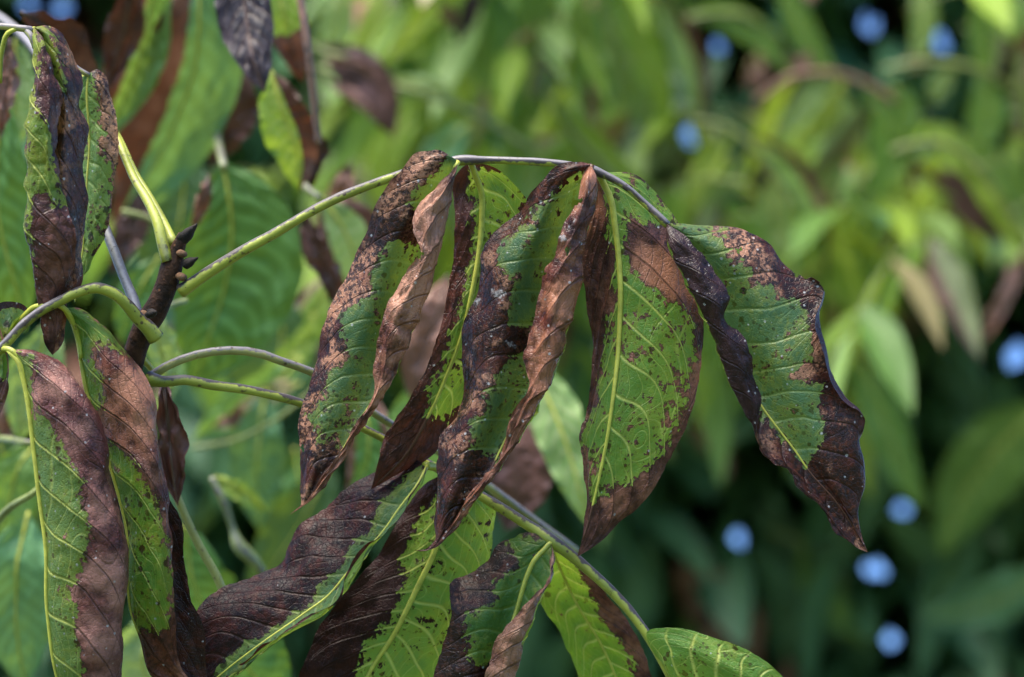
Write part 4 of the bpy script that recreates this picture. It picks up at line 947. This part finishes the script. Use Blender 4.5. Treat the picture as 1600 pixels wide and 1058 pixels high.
comp_leaf('walnut leaf with a curled purple black leaflet hanging over bright green ones', [(360, -160, 60, 14), (400, -100, 70, 13), (440, -60, 80, 12), (480, -40, 90, 12)],
          [('P', 'all', True, 46, 44, [(372, -110, 75), (378, -30, 72), (388, 50, 70), (402, 110, 68), (414, 145, 68)]),
           ('Y', 'R', False, 42, 40, [(424, 110, 100), (440, 170, 100), (462, 230, 102), (468, 300, 105)]),
           ('Y', 'tip', False, 34, 34, [(420, -80, 110), (440, 0, 110), (455, 70, 112), (475, 130, 115)]),
           ('R', 'all', False, 40, 46, [(360, 100, 140), (362, 150, 142), (345, 210, 146), (330, 260, 150)])], GM, M_STALK_RED, nu=28, nv=60)
tt = comp_leaf('thin reddish walnut stalk hanging behind the purple leaflet', [(462, -60, 110, 14), (470, 0, 110, 13), (482, 80, 110, 13), (490, 150, 112, 12), (498, 225, 114, 9)],
               [('R', 'all', False, 12, 14, [(498, 205, 114), (500, 240, 116), (488, 275, 118), (470, 300, 120)])], GM, M_STALK_RED)
comp_leaf('broad bright green veined walnut leaf seen from below beyond the arching stalk', [(350, -80, 280, 12), (350, 60, 260, 12), (345, 150, 230, 12), (340, 215, 170, 13), (350, 262, 138, 14)],
          [('F', 'none', True, 85, 118, [(346, 248, 120), (360, 320, 120), (360, 390, 122), (344, 470, 126), (322, 540, 130), (300, 610, 140)]),
           ('T', 'all', False, 12, 11, [(326, 275, 100), (320, 305, 100), (310, 335, 102), (300, 362, 104)])], GM, None, nu=40, nv=90)
comp_leaf('pale spotted walnut leaf with a dark brown margin beside the broad veined leaf', [(450, 250, 150, 12), (475, 290, 145, 12), (500, 310, 140, 11)],
          [('L', 'edge', True, 50, 60, [(500, 305, 130), (535, 355, 130), (560, 420, 132), (570, 500, 136)]),
           ('R', 'all', False, 22, 20, [(478, 330, 110), (490, 380, 110), (512, 425, 112), (522, 480, 114)]),
           ('T', 'all', False, 22, 20, [(545, 255, 170), (540, 285, 170), (530, 315, 172), (520, 350, 174)])], GM)
comp_leaf('walnut leaf on a whitish arched stalk crossing behind the mottled leaflets', [(236, 588, 20, 16), (250, 578, 20, 15), (291, 559, 20, 14), (347, 548, 22, 14), (404, 552, 26, 14), (441, 565, 30, 13), (484, 580, 36, 13), (560, 630, 48, 13), (620, 668, 60, 12), (700, 715, 74, 12), (790, 780, 84, 14), (850, 825, 90, 14), (900, 860, 96, 12)],
          [('L', 'none', True, 42, 40, [(810, 540, 118), (845, 600, 116), (880, 680, 114), (905, 760, 114), (925, 830, 116)]),
           ('R', 'all', False, 48, 60, [(790, 640, 122), (800, 700, 120), (805, 760, 120), (790, 830, 122)]),
           ('T', 'all', False, 36, 40, [(700, 430, 128), (680, 500, 126), (655, 570, 126), (650, 640, 128)]),
           ('F', 'edge', False, 34, 34, [(560, 600, 120), (575, 660, 118), (572, 730, 120), (540, 800, 124)]),
           ('G', 'none', True, 60, 60, [(640, 600, 170), (660, 700, 170), (640, 800, 175)])], GM, M_STALK_GREY, nu=26, nv=60)
comp_leaf('dark red brown withered walnut leaflet hanging beside the shoot below the hooked stalk', [(222, 560, 22, 12), (235, 575, 30, 10), (250, 600, 40, 9)],
          [('R', 'all', False, 24, 26, [(255, 595, 40), (262, 650, 42), (268, 720, 44), (278, 790, 46)])], GM, M_STALK_YEL)
comp_leaf('walnut leaf on a dark spotted yellow stalk low behind the red brown leaflets', [(222, 600, 24, 12), (235, 650, 34, 12), (258, 720, 54, 13), (278, 780, 56, 14), (310, 850, 56, 14), (345, 915, 56, 14), (360, 990, 56, 12), (340, 1090, 60, 12)],
          [('F', 'none', True, 60, 70, [(345, 940, 80), (360, 1000, 82), (400, 1060, 84), (450, 1120, 86)]),
           ('F', 'none', False, 70, 60, [(290, 820, 120), (300, 900, 122), (330, 980, 126), (370, 1080, 130)]),
           ('L', 'none', False, 50, 60, [(240, 960, 110), (225, 1020, 110), (230, 1100, 112)])], GM)
comp_leaf('blue green walnut leaflets in the shade beyond the hanging mottled leaflet', [(300, 700, 200, 7), (360, 690, 195, 7), (440, 650, 185, 7), (500, 600, 185, 7)],
          [('B', 'none', False, 42, 44, [(415, 610, 170), (405, 680, 170), (400, 740, 172), (405, 830, 176)]),
           ('G', 'none', True, 34, 30, [(470, 560, 190), (430, 600, 188), (370, 640, 188), (300, 690, 190)]),
           ('Y', 'none', False, 20, 22, [(490, 490, 200), (470, 540, 198), (430, 580, 198), (390, 620, 200)]),
           ('T', 'tip', False, 18, 18, [(470, 600, 180), (430, 610, 178), (390, 640, 178), (330, 670, 180)]),
           ('D', 'none', False, 50, 50, [(520, 720, 200), (480, 800, 200), (430, 880, 204), (380, 950, 206)])], GM)
comp_leaf('blue green leaf in the corner below the purple brown leaflet', [(-40, 860, 90, 12), (20, 790, 80, 12), (50, 772, 76, 10), (80, 745, 76, 9)],
          [('B', 'none', True, 60, 66, [(45, 800, 95), (28, 880, 94), (25, 960, 96), (40, 1080, 100)]),
           ('G', 'none', False, 40, 44, [(60, 690, 110), (30, 730, 110), (10, 800, 112), (-20, 860, 114)])], GM)
comp_leaf('pale green narrow leaf beside the brown shoot', [(290, 470, 100, 10), (262, 480, 92, 9), (250, 492, 88, 8)],
          [('L', 'none', False, 20, 28, [(250, 488, 80), (246, 530, 80), (256, 570, 82), (262, 620, 84)]),
           ('F', 'none', False, 28, 26, [(250, 400, 130), (225, 440, 130), (200, 490, 132), (190, 540, 134)])], GM)
comp_leaf('green walnut leaf in the gap behind the hooked stalk', [(-40, 700, 120, 12), (0, 686, 110, 11), (45, 692, 100, 10), (100, 690, 110, 9)],
          [('L', 'none', False, 40, 50, [(80, 500, 100), (60, 560, 100), (40, 620, 102), (30, 690, 104)]),
           ('T', 'all', False, 26, 26, [(20, 590, 130), (12, 640, 130), (10, 690, 132)]),
           ('D', 'none', False, 60, 60, [(-20, 640, 160), (10, 740, 160), (20, 840, 164), (0, 940, 168)])], GM)
comp_leaf('knobbly yellow green stalk with green leaflets low behind the shoot', [(330, 745, 130, 10), (348, 780, 130, 14), (365, 830, 132, 12), (372, 850, 132, 22), (400, 880, 134, 18), (420, 920, 140, 12)],
          [('Y', 'none', False, 16, 14, [(338, 745, 120), (370, 765, 120), (400, 785, 122), (420, 800, 124)]),
           ('F', 'none', False, 40, 40, [(460, 700, 210), (470, 780, 210), (440, 850, 212), (400, 900, 214)])], GM)
comp_leaf('green walnut leaf behind the bud tipped shoot', [(190, 330, 150, 10), (230, 340, 150, 9), (250, 350, 150, 9)],
          [('D', 'none', False, 70, 60, [(290, 230, 170), (285, 310, 170), (270, 400, 172), (240, 480, 176)]),
           ('R', 'all', False, 26, 24, [(225, 290, 150), (215, 340, 150), (190, 390, 150), (175, 430, 152)]),
           ('D', 'none', True, 70, 60, [(430, 450, 220), (440, 540, 220), (400, 620, 224), (360, 690, 226)]),
           ('L', 'none', False, 26, 30, [(205, 100, 165), (180, 130, 165), (150, 170, 166)]),
           ('Y', 'edge', False, 44, 40, [(520, 420, 230), (490, 500, 228), (460, 570, 230), (420, 640, 232)])], GM)

# ------------------------------------------------------------------ leaves of the next branches (strongly out of focus)
GB = 'walnut leaves of the branches behind'
Z0 = 1450
comp_leaf('broad leaf with a long yellow green leaflet hanging beside pink edged ones', [(900, -120, 0, 14), (960, -70, 0, 12), (1030, -20, 20, 12), (1060, 40, 40, 10)],
          [('Y', 'none', False, 38, 42, [(925, -110, 0), (970, -20, 0), (1010, 80, 0), (1035, 160, 5), (1040, 225, 10)]),
           ('L', 'R', True, 34, 38, [(1020, -10, 60), (1060, 50, 60), (1085, 120, 62), (1092, 200, 66)]),
           ('L', 'none', True, 22, 22, [(1000, 40, 40), (1008, 100, 40), (1012, 160, 42), (1005, 215, 46)]),
           ('L', 'none', False, 24, 26, [(930, -40, 80), (950, 40, 80), (975, 120, 82), (985, 190, 86)])], GB, dz=Z0)
comp_leaf('light green drooping leaflets with a thin pink dead one among them', [(760, -120, 0, 14), (800, -60, 0, 13), (850, -20, 20, 12), (900, 0, 40, 11)],
          [('L', 'none', True, 46, 44, [(790, -70, 0), (765, 10, 0), (728, 90, 0), (700, 165, 5)]),
           ('G', 'none', False, 58, 60, [(845, -40, 60), (840, 50, 60), (825, 130, 62), (800, 215, 66)]),
           ('T', 'all', False, 15, 15, [(838, -40, 0), (848, 10, 0), (858, 50, 2), (868, 85, 4)]),
           ('G', 'none', True, 34, 36, [(900, -20, 70), (915, 60, 70), (920, 130, 72), (905, 190, 76)]),
           ('G', 'none', False, 30, 30, [(640, -40, 40), (655, 30, 40), (648, 90, 42), (630, 140, 46)])], GB, dz=Z0)
comp_leaf('bright yellow green leaflet pair behind the top of the arch', [(1000, 320, 0, 12), (930, 250, 0, 12), (880, 190, 0, 11), (850, 140, 0, 10)],
          [('Y', 'none', False, 34, 36, [(868, 150, 0), (895, 200, 0), (940, 245, 0), (1010, 290, 10)]),
           ('L', 'none', True, 26, 26, [(850, 240, 30), (830, 270, 30), (850, 330, 34), (870, 400, 38)]),
           ('T', 'all', False, 12, 12, [(920, 120, 40), (925, 160, 40), (930, 210, 42)])], GB, dz=Z0 - 150)
comp_leaf('pale leaflets under an orange tinged stalk behind the mottled leaflet', [(500, 108, -450, 13), (590, 128, -450, 12), (680, 152, -450, 12), (760, 190, -420, 12), (830, 235, -400, 12)],
          [('B', 'none', True, 42, 44, [(735, 190, -350), (700, 225, -350), (680, 280, -348), (690, 350, -340)]),
           ('Y', 'none', False, 40, 34, [(660, 150, -300), (625, 200, -300), (600, 260, -298), (590, 330, -290)]),
           ('T', 'none', False, 12, 12, [(760, 130, -300), (752, 180, -300), (735, 240, -298)]),
           ('L', 'none', True, 26, 22, [(610, 125, -440), (650, 132, -440), (690, 140, -440), (715, 155, -440)])], GB, dz=Z0)
comp_leaf('withered brown leaf with pale tan folds behind the reddish stalk', [(470, 60, 0, 12), (500, 80, 0, 11), (540, 90, 0, 10)],
          [('R', 'all', False, 50, 52, [(500, 70, 10), (545, 100, 10), (585, 140, 12), (615, 215, 16)]),
           ('T', 'all', False, 13, 12, [(505, 120, -30), (535, 140, -30), (570, 165, -28), (590, 195, -26)]),
           ('T', 'all', False, 10, 10, [(505, 95, -30), (545, 95, -30), (580, 110, -28), (610, 140, -26)])], GB, dz=800)
comp_leaf('yellow green leaflets above the withered brown leaf', [(520, -100, 0, 12), (580, -50, 0, 12), (660, -30, 0, 11), (740, -20, 10, 10)],
          [('Y', 'none', True, 26, 28, [(600, -40, 0), (590, 10, 0), (570, 60, 2), (540, 110, 6)]),
           ('Y', 'tip', False, 22, 22, [(660, -50, 0), (680, -10, 0), (700, 20, 2), (712, 50, 4)]),
           ('P', 'all', False, 22, 22, [(745, -40, 60), (740, 0, 60), (725, 40, 62), (715, 70, 64)]),
           ('L', 'none', True, 34, 34, [(525, -40, 60), (530, 20, 60), (520, 70, 62), (505, 120, 66)]),
           ('G', 'none', False, 40, 40, [(690, 40, 120), (690, 100, 120), (670, 160, 122)])], GB, dz=Z0 - 350)
comp_leaf('hanging leaflets with a green arch of leaf above them near two sky gaps', [(1010, 60, 0, 12), (1080, 30, 0, 12), (1160, 25, 0, 12), (1220, 60, 10, 10)],
          [('G', 'none', True, 34, 32, [(1060, 25, 0), (1120, 22, 0), (1180, 50, 2), (1235, 115, 6)]),
           ('G', 'none', False, 30, 34, [(1215, -40, 30), (1240, 20, 30), (1270, 80, 32), (1320, 145, 36)]),
           ('L', 'none', True, 24, 24, [(1080, 50, 80), (1066, 80, 80), (1060, 115, 82)]),
           ('T', 'tip', False, 22, 20, [(1190, 80, 70), (1180, 110, 70), (1165, 140, 72)])], GB, dz=Z0 + 100)
comp_leaf('fan of small bright leaflets beneath a pinkish stalk', [(1180, 160, 0, 12), (1240, 120, 0, 12), (1300, 115, 0, 12), (1350, 130, 0, 11), (1400, 160, 0, 10)],
          [('L', 'none', True, 30, 30, [(1305, 118, 0), (1275, 145, 0), (1245, 180, 0), (1215, 220, 4)]),
           ('Y', 'none', True, 26, 26, [(1318, 125, 20), (1300, 170, 20), (1275, 205, 20), (1240, 230, 24)]),
           ('L', 'none', True, 20, 22, [(1312, 140, 10), (1325, 175, 10), (1340, 205, 12), (1348, 240, 14)]),
           ('G', 'none', False, 26, 26, [(1345, 128, 0), (1370, 160, 0), (1388, 195, 2), (1395, 235, 6)]),
           ('G', 'none', False, 28, 28, [(1390, 130, 30), (1415, 160, 30), (1420, 200, 32), (1410, 240, 36)]),
           ('T', 'all', False, 15, 15, [(1265, 80, 10), (1255, 100, 10), (1235, 125, 12)]),
           ('T', 'all', False, 18, 16, [(1176, 92, 10), (1184, 115, 10), (1178, 145, 12)])], GB, M_STALK_RED, dz=Z0 + 60)
comp_leaf('pair of long pale leaflets leaning from a forked stalk', [(1080, 190, 0, 12), (1130, 198, 0, 12), (1180, 235, 0, 12), (1230, 300, 0, 11), (1270, 360, 0, 10)],
          [('Y', 'none', True, 27, 26, [(1150, 205, 0), (1115, 245, 0), (1085, 300, 0), (1055, 365, 4)]),
           ('L', 'none', True, 19, 20, [(1170, 240, 10), (1140, 275, 10), (1110, 320, 12), (1080, 380, 14)]),
           ('G', 'R', True, 30, 32, [(1175, 210, 0), (1225, 250, 0), (1268, 320, 0), (1290, 430, 6)]),
           ('L', 'none', True, 40, 40, [(1205, 270, 40), (1210, 340, 40), (1225, 410, 42), (1235, 470, 46)]),
           ('Y', 'none', False, 24, 26, [(1290, 330, 30), (1320, 400, 30), (1340, 470, 32), (1345, 540, 36)])], GB, dz=Z0 - 60)
comp_leaf('leaf on an arched stalk with a red edged pale leaflet', [(1330, 300, 0, 12), (1400, 235, 0, 12), (1470, 225, 0, 12), (1530, 265, 0, 12), (1580, 340, 0, 11), (1640, 420, 0, 10)],
          [('G', 'none', True, 28, 28, [(1440, 228, 0), (1395, 258, 0), (1350, 310, 0), (1315, 380, 4)]),
           ('L', 'R', True, 26, 30, [(1425, 240, 20), (1412, 290, 20), (1395, 345, 22), (1372, 405, 26)]),
           ('G', 'none', True, 32, 30, [(1385, 280, 50), (1355, 340, 50), (1335, 400, 52), (1330, 470, 56)]),
           ('Y', 'none', False, 26, 26, [(1485, 228, 0), (1535, 290, 0), (1575, 350, 0), (1620, 420, 4)]),
           ('G', 'none', False, 30, 30, [(1520, 215, 40), (1560, 260, 40), (1600, 310, 42), (1640, 370, 46)]),
           ('R', 'all', False, 36, 40, [(1470, 260, 120), (1500, 300, 120), (1530, 340, 122), (1570, 380, 126)])], GB, dz=Z0)
comp_leaf('grey green leaflets hanging from a level stalk beside a sky gap', [(1380, 110, 0, 12), (1440, 98, 0, 12), (1520, 108, 0, 12), (1600, 150, 0, 11), (1660, 200, 0, 10)],
          [('G', 'none', True, 40, 46, [(1548, -50, 40), (1545, 10, 40), (1540, 70, 42), (1530, 130, 46)]),
           ('L', 'none', True, 24, 24, [(1490, 108, 0), (1470, 130, 0), (1460, 165, 2)]),
           ('G', 'none', True, 42, 40, [(1530, 112, 0), (1545, 160, 0), (1538, 205, 2), (1520, 250, 6)]),
           ('G', 'none', False, 30, 30, [(1600, 130, 0), (1625, 180, 0), (1632, 240, 4)]),
           ('L', 'none', True, 30, 28, [(1440, -40, 60), (1445, 20, 60), (1440, 70, 62), (1425, 110, 66)]),
           ('T', 'tip', False, 20, 20, [(1410, 100, 20), (1430, 98, 20), (1450, 105, 22)])], GB, dz=Z0 + 80)
comp_leaf('round grey green leaflet under the fan of small bright leaflets', [(1340, 230, 0, 10), (1310, 240, 0, 10)],
          [('B', 'none', True, 36, 38, [(1315, 235, 0), (1300, 270, 0), (1295, 310, 2), (1300, 360, 6)]),
           ('G', 'none', True, 30, 30, [(1250, 240, 80), (1260, 290, 80), (1280, 340, 82)])], GB, dz=Z0 + 160)
comp_leaf('narrow orange tan dead leaflet at the edge of the dark foliage', [(1660, 330, 0, 12), (1620, 370, 0, 11), (1600, 395, 0, 10)],
          [('T', 'all', False, 17, 18, [(1605, 385, 0), (1585, 430, 0), (1558, 485, 2), (1525, 550, 4)])], GB, dz=Z0 - 300)
comp_leaf('big blue green leaflet in the shade at the dark edge', [(1700, 560, 0, 12), (1640, 620, 0, 11)],
          [('G', 'none', False, 80, 86, [(1640, 625, 600), (1570, 690, 600), (1510, 770, 604), (1470, 870, 608)]),
           ('B', 'none', True, 56, 56, [(1480, 350, 700), (1485, 420, 700), (1480, 480, 704), (1470, 540, 708)]),
           ('G', 'none', False, 46, 44, [(1345, 560, 60), (1375, 640, 60), (1405, 720, 62), (1445, 800, 66)]),
           ('B', 'none', False, 56, 50, [(1660, 880, 500), (1590, 925, 500), (1510, 955, 504), (1440, 965, 508)])], GB, dz=Z0 - 50)
comp_leaf('dim green leaflets low in the dark foliage', [(1200, 830, 0, 6), (1260, 850, 0, 6), (1300, 880, 0, 6), (1320, 920, 0, 5)],
          [('G', 'none', False, 40, 40, [(1250, 840, 0), (1270, 900, 0), (1310, 960, 2), (1350, 1010, 6)]),
           ('G', 'none', True, 44, 44, [(1120, 900, 20), (1100, 960, 20), (1060, 1010, 22)]),
           ('B', 'none', False, 50, 50, [(1200, 930, 40), (1230, 1000, 40), (1280, 1060, 42)])], GB, dz=Z0 + 650)

# ------------------------------------------------------------------ random hanging leaves filling the depth between
GAPS = [(1122, 75, 17), (1360, 42, 18), (1468, 62, 21), (1085, 206, 15), (1060, 214, 13), (1592, 556, 25), (1412, 799, 19), (1373, 890, 19), (1152, 838, 15), (1393, 1002, 18), (1066, 984, 11),
        (1466, 165, 12), (44, 10, 20), (96, 12, 22), (1590, 212, 8), (1130, 20, 0), (372, 140, 12)]


def project(w):
    r = np.asarray(w) - CAM
    d = r @ CF
    return np.stack([800 + (r @ CR) / (KPX * d), 529 - (r @ CU) / (KPX * d)], -1), d


def make_template(seed, mats, n_pairs):
    """one compound leaf in local coordinates: rachis along +x drooping, leaflets hanging"""
    r = np.random.default_rng(seed)
    L = 0.30
    s = np.linspace(0, 1, 16)
    rp = np.column_stack([s * L, 0.01 * np.sin(s * 3 + seed), 0.10 * s - 0.20 * s ** 2])
    parts = [('rachis', rp)]
    leafs = []
    for k in range(n_pairs * 2 + 1):
        end = k == n_pairs * 2
        t = 1.0 if end else 0.34 + 0.60 * (k // 2) / max(1, n_pairs - 1) * 0.95
        side = 0 if end else (1 if k % 2 else -1)
        b = np.array([np.interp(t, s, rp[:, i]) for i in range(3)])
        Ln = r.uniform(0.10, 0.15)
        dirv = np.array([0.45 + r.uniform(-0.2, 0.2), side * 0.55, -0.75 + r.uniform(-0.3, 0.25)])
        dirv /= np.linalg.norm(dirv)
        leafs.append((b, dirv, Ln, r.uniform(0.019, 0.028), r.uniform(-0.6, 0.6)))
    return rp, leafs


def leaf_geo(b, d, L, w, roll, nu=6, nv=12, curl=0.25, seed=0):
    up = np.array([0, 0, 1.0])
    side = np.cross(d, up)
    side /= np.linalg.norm(side) + 1e-9
    nrm = np.cross(side, d)
    side, nrm = side * math.cos(roll) + nrm * math.sin(roll), nrm * math.cos(roll) - side * math.sin(roll)
    u = np.linspace(-1, 1, nu)
    v = np.linspace(0, 1, nv)
    U, V = np.meshgrid(u, v, indexing='ij')
    prof = np.sin(np.pi * np.where(V < 0.42, V / 0.42 * 0.5, 0.5 + (V - 0.42) / 0.58 * 0.5)) ** 0.85
    Wd = w * prof * U
    bend = -curl * L * V ** 2
    cup = 0.35 * w * prof * np.abs(U) ** 1.6 + 0.10 * w * vnoise(U * 2 + seed, V * 6, 3 + seed % 50)
    X = b + d * (V * L)[..., None] + side * Wd[..., None] + nrm * (cup)[..., None] + up * bend[..., None]
    idx = np.arange(nu * nv).reshape(nu, nv)
    F = np.stack([idx[:-1, :-1], idx[1:, :-1], idx[1:, 1:], idx[:-1, 1:]], -1).reshape(-1, 4)
    return X.reshape(-1, 3), F, U.ravel(), V.ravel()


TEMPL = []
for q in range(5):
    rp, leafs = make_template(300 + q, None, 3)
    root = thing('compound_leaf', 'blurred walnut leaf hanging within the deep green foliage', 'leaf', 'blurred leaves hanging in the deep foliage')
    tube('rachis', rp, np.linspace(0.0016, 0.0008, 16), M_STALK_FAR, root, 6)
    kinds = [(PG, -6), (PL, -6), (PY, -6), (PG, -6), (PB, -6)]
    for j, (b, d, L, w, ro) in enumerate(leafs):
        X, F, U, V = leaf_geo(b, d, L, w, ro, seed=q * 9 + j)
        mt = [PG, PL, PY, PY, PL, PB, PG, PR, PY, PT, PL][(q * 7 + j) % 11]
        mode = (q * 7 + j * 3) % 9
        nec = np.full(len(U), -8.0)
        if mode == 4:
            nec = (U - 0.3) * 12
        elif mode == 8:
            nec = (V - 0.7) * 30
        o = mesh_obj('leaflet', X, F, mt, root, {'nec': nec, 'vein': np.exp(-(U / 0.06) ** 2)})
    TEMPL.append(root)


def set_pose(root, loc, rz, ry, sc):
    root.location = loc
    root.rotation_euler = (random.uniform(-0.3, 0.3), ry, rz)
    root.scale = (sc,) * 3


def clear_of_gaps(loc, span):
    pts, d = project(loc[None])
    r = span / (KPX * d[0])
    return all(math.hypot(pts[0, 0] - g[0], pts[0, 1] - g[1]) > g[2] + r for g in GAPS)


spots = []
tries = 0
while len(spots) < 150 and tries < 20000:
    tries += 1
    d = random.uniform(2.15, 3.0)
    x, y = random.uniform(480, 1800), random.uniform(-200, 640)
    if x > 900 and y > 420 and random.random() < 0.97:
        continue
    if x < 900 and y > 330:
        continue
    loc = CAM + CF * d + CR * ((x - 800) * KPX * d) + CU * ((529 - y) * KPX * d)
    rz = random.uniform(0, 6.28)
    cen = loc + np.array([math.cos(rz) * 0.19, math.sin(rz) * 0.19, -0.06])
    if not clear_of_gaps(cen, 0.12):
        continue
    if any(np.linalg.norm(cen - s[3]) < 0.07 for s in spots):
        continue
    spots.append((loc, rz, random.uniform(-0.3, 0.25), cen))
for i, (loc, rz, ry, cen) in enumerate(spots):
    src = TEMPL[i % 5]
    if i < 5:
        set_pose(src, loc, rz, ry, random.uniform(0.55, 0.85))
        continue
    r = src.copy()
    col.objects.link(r)
    set_pose(r, loc, rz, ry, random.uniform(0.55, 0.85))
    for ch in src.children:
        cc = ch.copy()
        cc.parent = r
        col.objects.link(cc)

# ------------------------------------------------------------------ the tree's deep foliage: one uncountable mass, with a leaf roof added overhead for shade
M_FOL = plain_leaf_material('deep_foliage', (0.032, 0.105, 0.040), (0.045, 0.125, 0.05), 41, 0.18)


def foliage(name, n, sampler, label, reject=True):
    LX, LF, LN, LV = [], [], [], []
    base = 0
    made = 0
    while made < n:
        c, L = sampler()
        th = rng.uniform(0, 2 * math.pi)
        d = np.array([math.cos(th) * 0.6, math.sin(th) * 0.6, rng.uniform(-1.0, -0.2)])
        d /= np.linalg.norm(d)
        w = L * rng.uniform(0.19, 0.26)
        X, F, U, V = leaf_geo(c - d * L * 0.5, d, L, w, rng.uniform(-1.2, 1.2), 3, 7, 0.2, int(rng.integers(0, 1000)))
        made += 1
        if reject:
            p, dd = project(X)
            lo, hi = p.min(0), p.max(0)
            bad, dense = False, None
            for g in GAPS:
                if g[2] > 0 and lo[0] - g[2] < g[0] < hi[0] + g[2] and lo[1] - g[2] < g[1] < hi[1] + g[2]:
                    if dense is None:
                        q = p.reshape(3, 7, 2)
                        q = np.concatenate([q[:2] + (q[1:] - q[:2]) * k for k in (0, 0.25, 0.5, 0.75, 1.0)], 0)
                        dense = np.concatenate([q[:, :6] + (q[:, 1:] - q[:, :6]) * k for k in (0, 0.25, 0.5, 0.75, 1.0)], 1).reshape(-1, 2)
                    if np.hypot(dense[:, 0] - g[0], dense[:, 1] - g[1]).min() < g[2] * 0.38:
                        bad = True
                        break
            if bad:
                continue
        LX.append(X)
        LF.append(F + base)
        LN.append(np.full(len(U), 4.0 if rng.random() < 0.05 else -12.0))
        LV.append(np.exp(-(U / 0.1) ** 2))
        base += len(X)
    o = mesh_obj(name, np.concatenate(LX), np.concatenate(LF), M_FOL, None, {'nec': np.concatenate(LN), 'vein': np.concatenate(LV)})
    tag(o, label, 'foliage', kind='stuff')
    return o


def far_sample():
    d = rng.uniform(3.0, 4.3)
    x, y = rng.uniform(-600, 2200), rng.uniform(-450, 1500)
    return CAM + CF * d + CR * ((x - 800) * KPX * d) + CU * ((529 - y) * KPX * d), rng.uniform(0.12, 0.19)


def shade_roof_sample():  # leaf roof added to keep the sun off the far foliage
    return np.array([rng.uniform(-2.6, 2.6), rng.uniform(2.7, 5.0), rng.uniform(3.55, 4.2) + 0.0]), rng.uniform(0.13, 0.19)


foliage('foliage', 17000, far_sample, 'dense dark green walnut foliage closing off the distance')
foliage('foliage', 7000, shade_roof_sample, 'leafy walnut canopy added overhead to shade the deep foliage')

# ------------------------------------------------------------------ the tree itself: trunk and boughs that carry shoot and foliage
TREE = thing('walnut_tree', 'grey barked walnut trunk with boughs standing beside the view', 'tree')
ts = np.linspace(0, 1, 24)
trunk = np.column_stack([-2.2 + 0.12 * np.sin(ts * 3), 2.6 + 0.1 * ts, ts * 3.9 - 0.1])
tube('trunk', trunk, 0.20 - 0.10 * ts + 0.06 * np.exp(-ts * 14), M_TRUNK, TREE, 20, 1, 0.14)
e0 = P(np.array([60, 1500, 60.0]))


def bough(p, r0, r1):
    p = np.asarray(p, float)
    q = hermite(np.linspace(0, 1, len(p)), p, np.linspace(0, 1, 40))
    tube('bough', q, np.linspace(r0, r1, 40), M_TRUNK, TREE, 12, 2, 0.12)


bough([(-2.18, 2.62, 1.3), (-1.5, 2.1, 1.25), (-0.8, 1.3, 1.35), (-0.35, 0.98, 1.5), e0], 0.055, 0.0072)
bough([(-2.1, 2.65, 2.6), (-1.5, 3.1, 3.4), (0.2, 3.6, 3.6), (1.8, 3.9, 3.7), (2.5, 4.0, 3.7)], 0.09, 0.02)
bough([(-2.1, 2.65, 3.0), (-1.4, 3.0, 3.7), (-0.2, 3.0, 3.9), (1.4, 2.8, 3.8)], 0.08, 0.02)
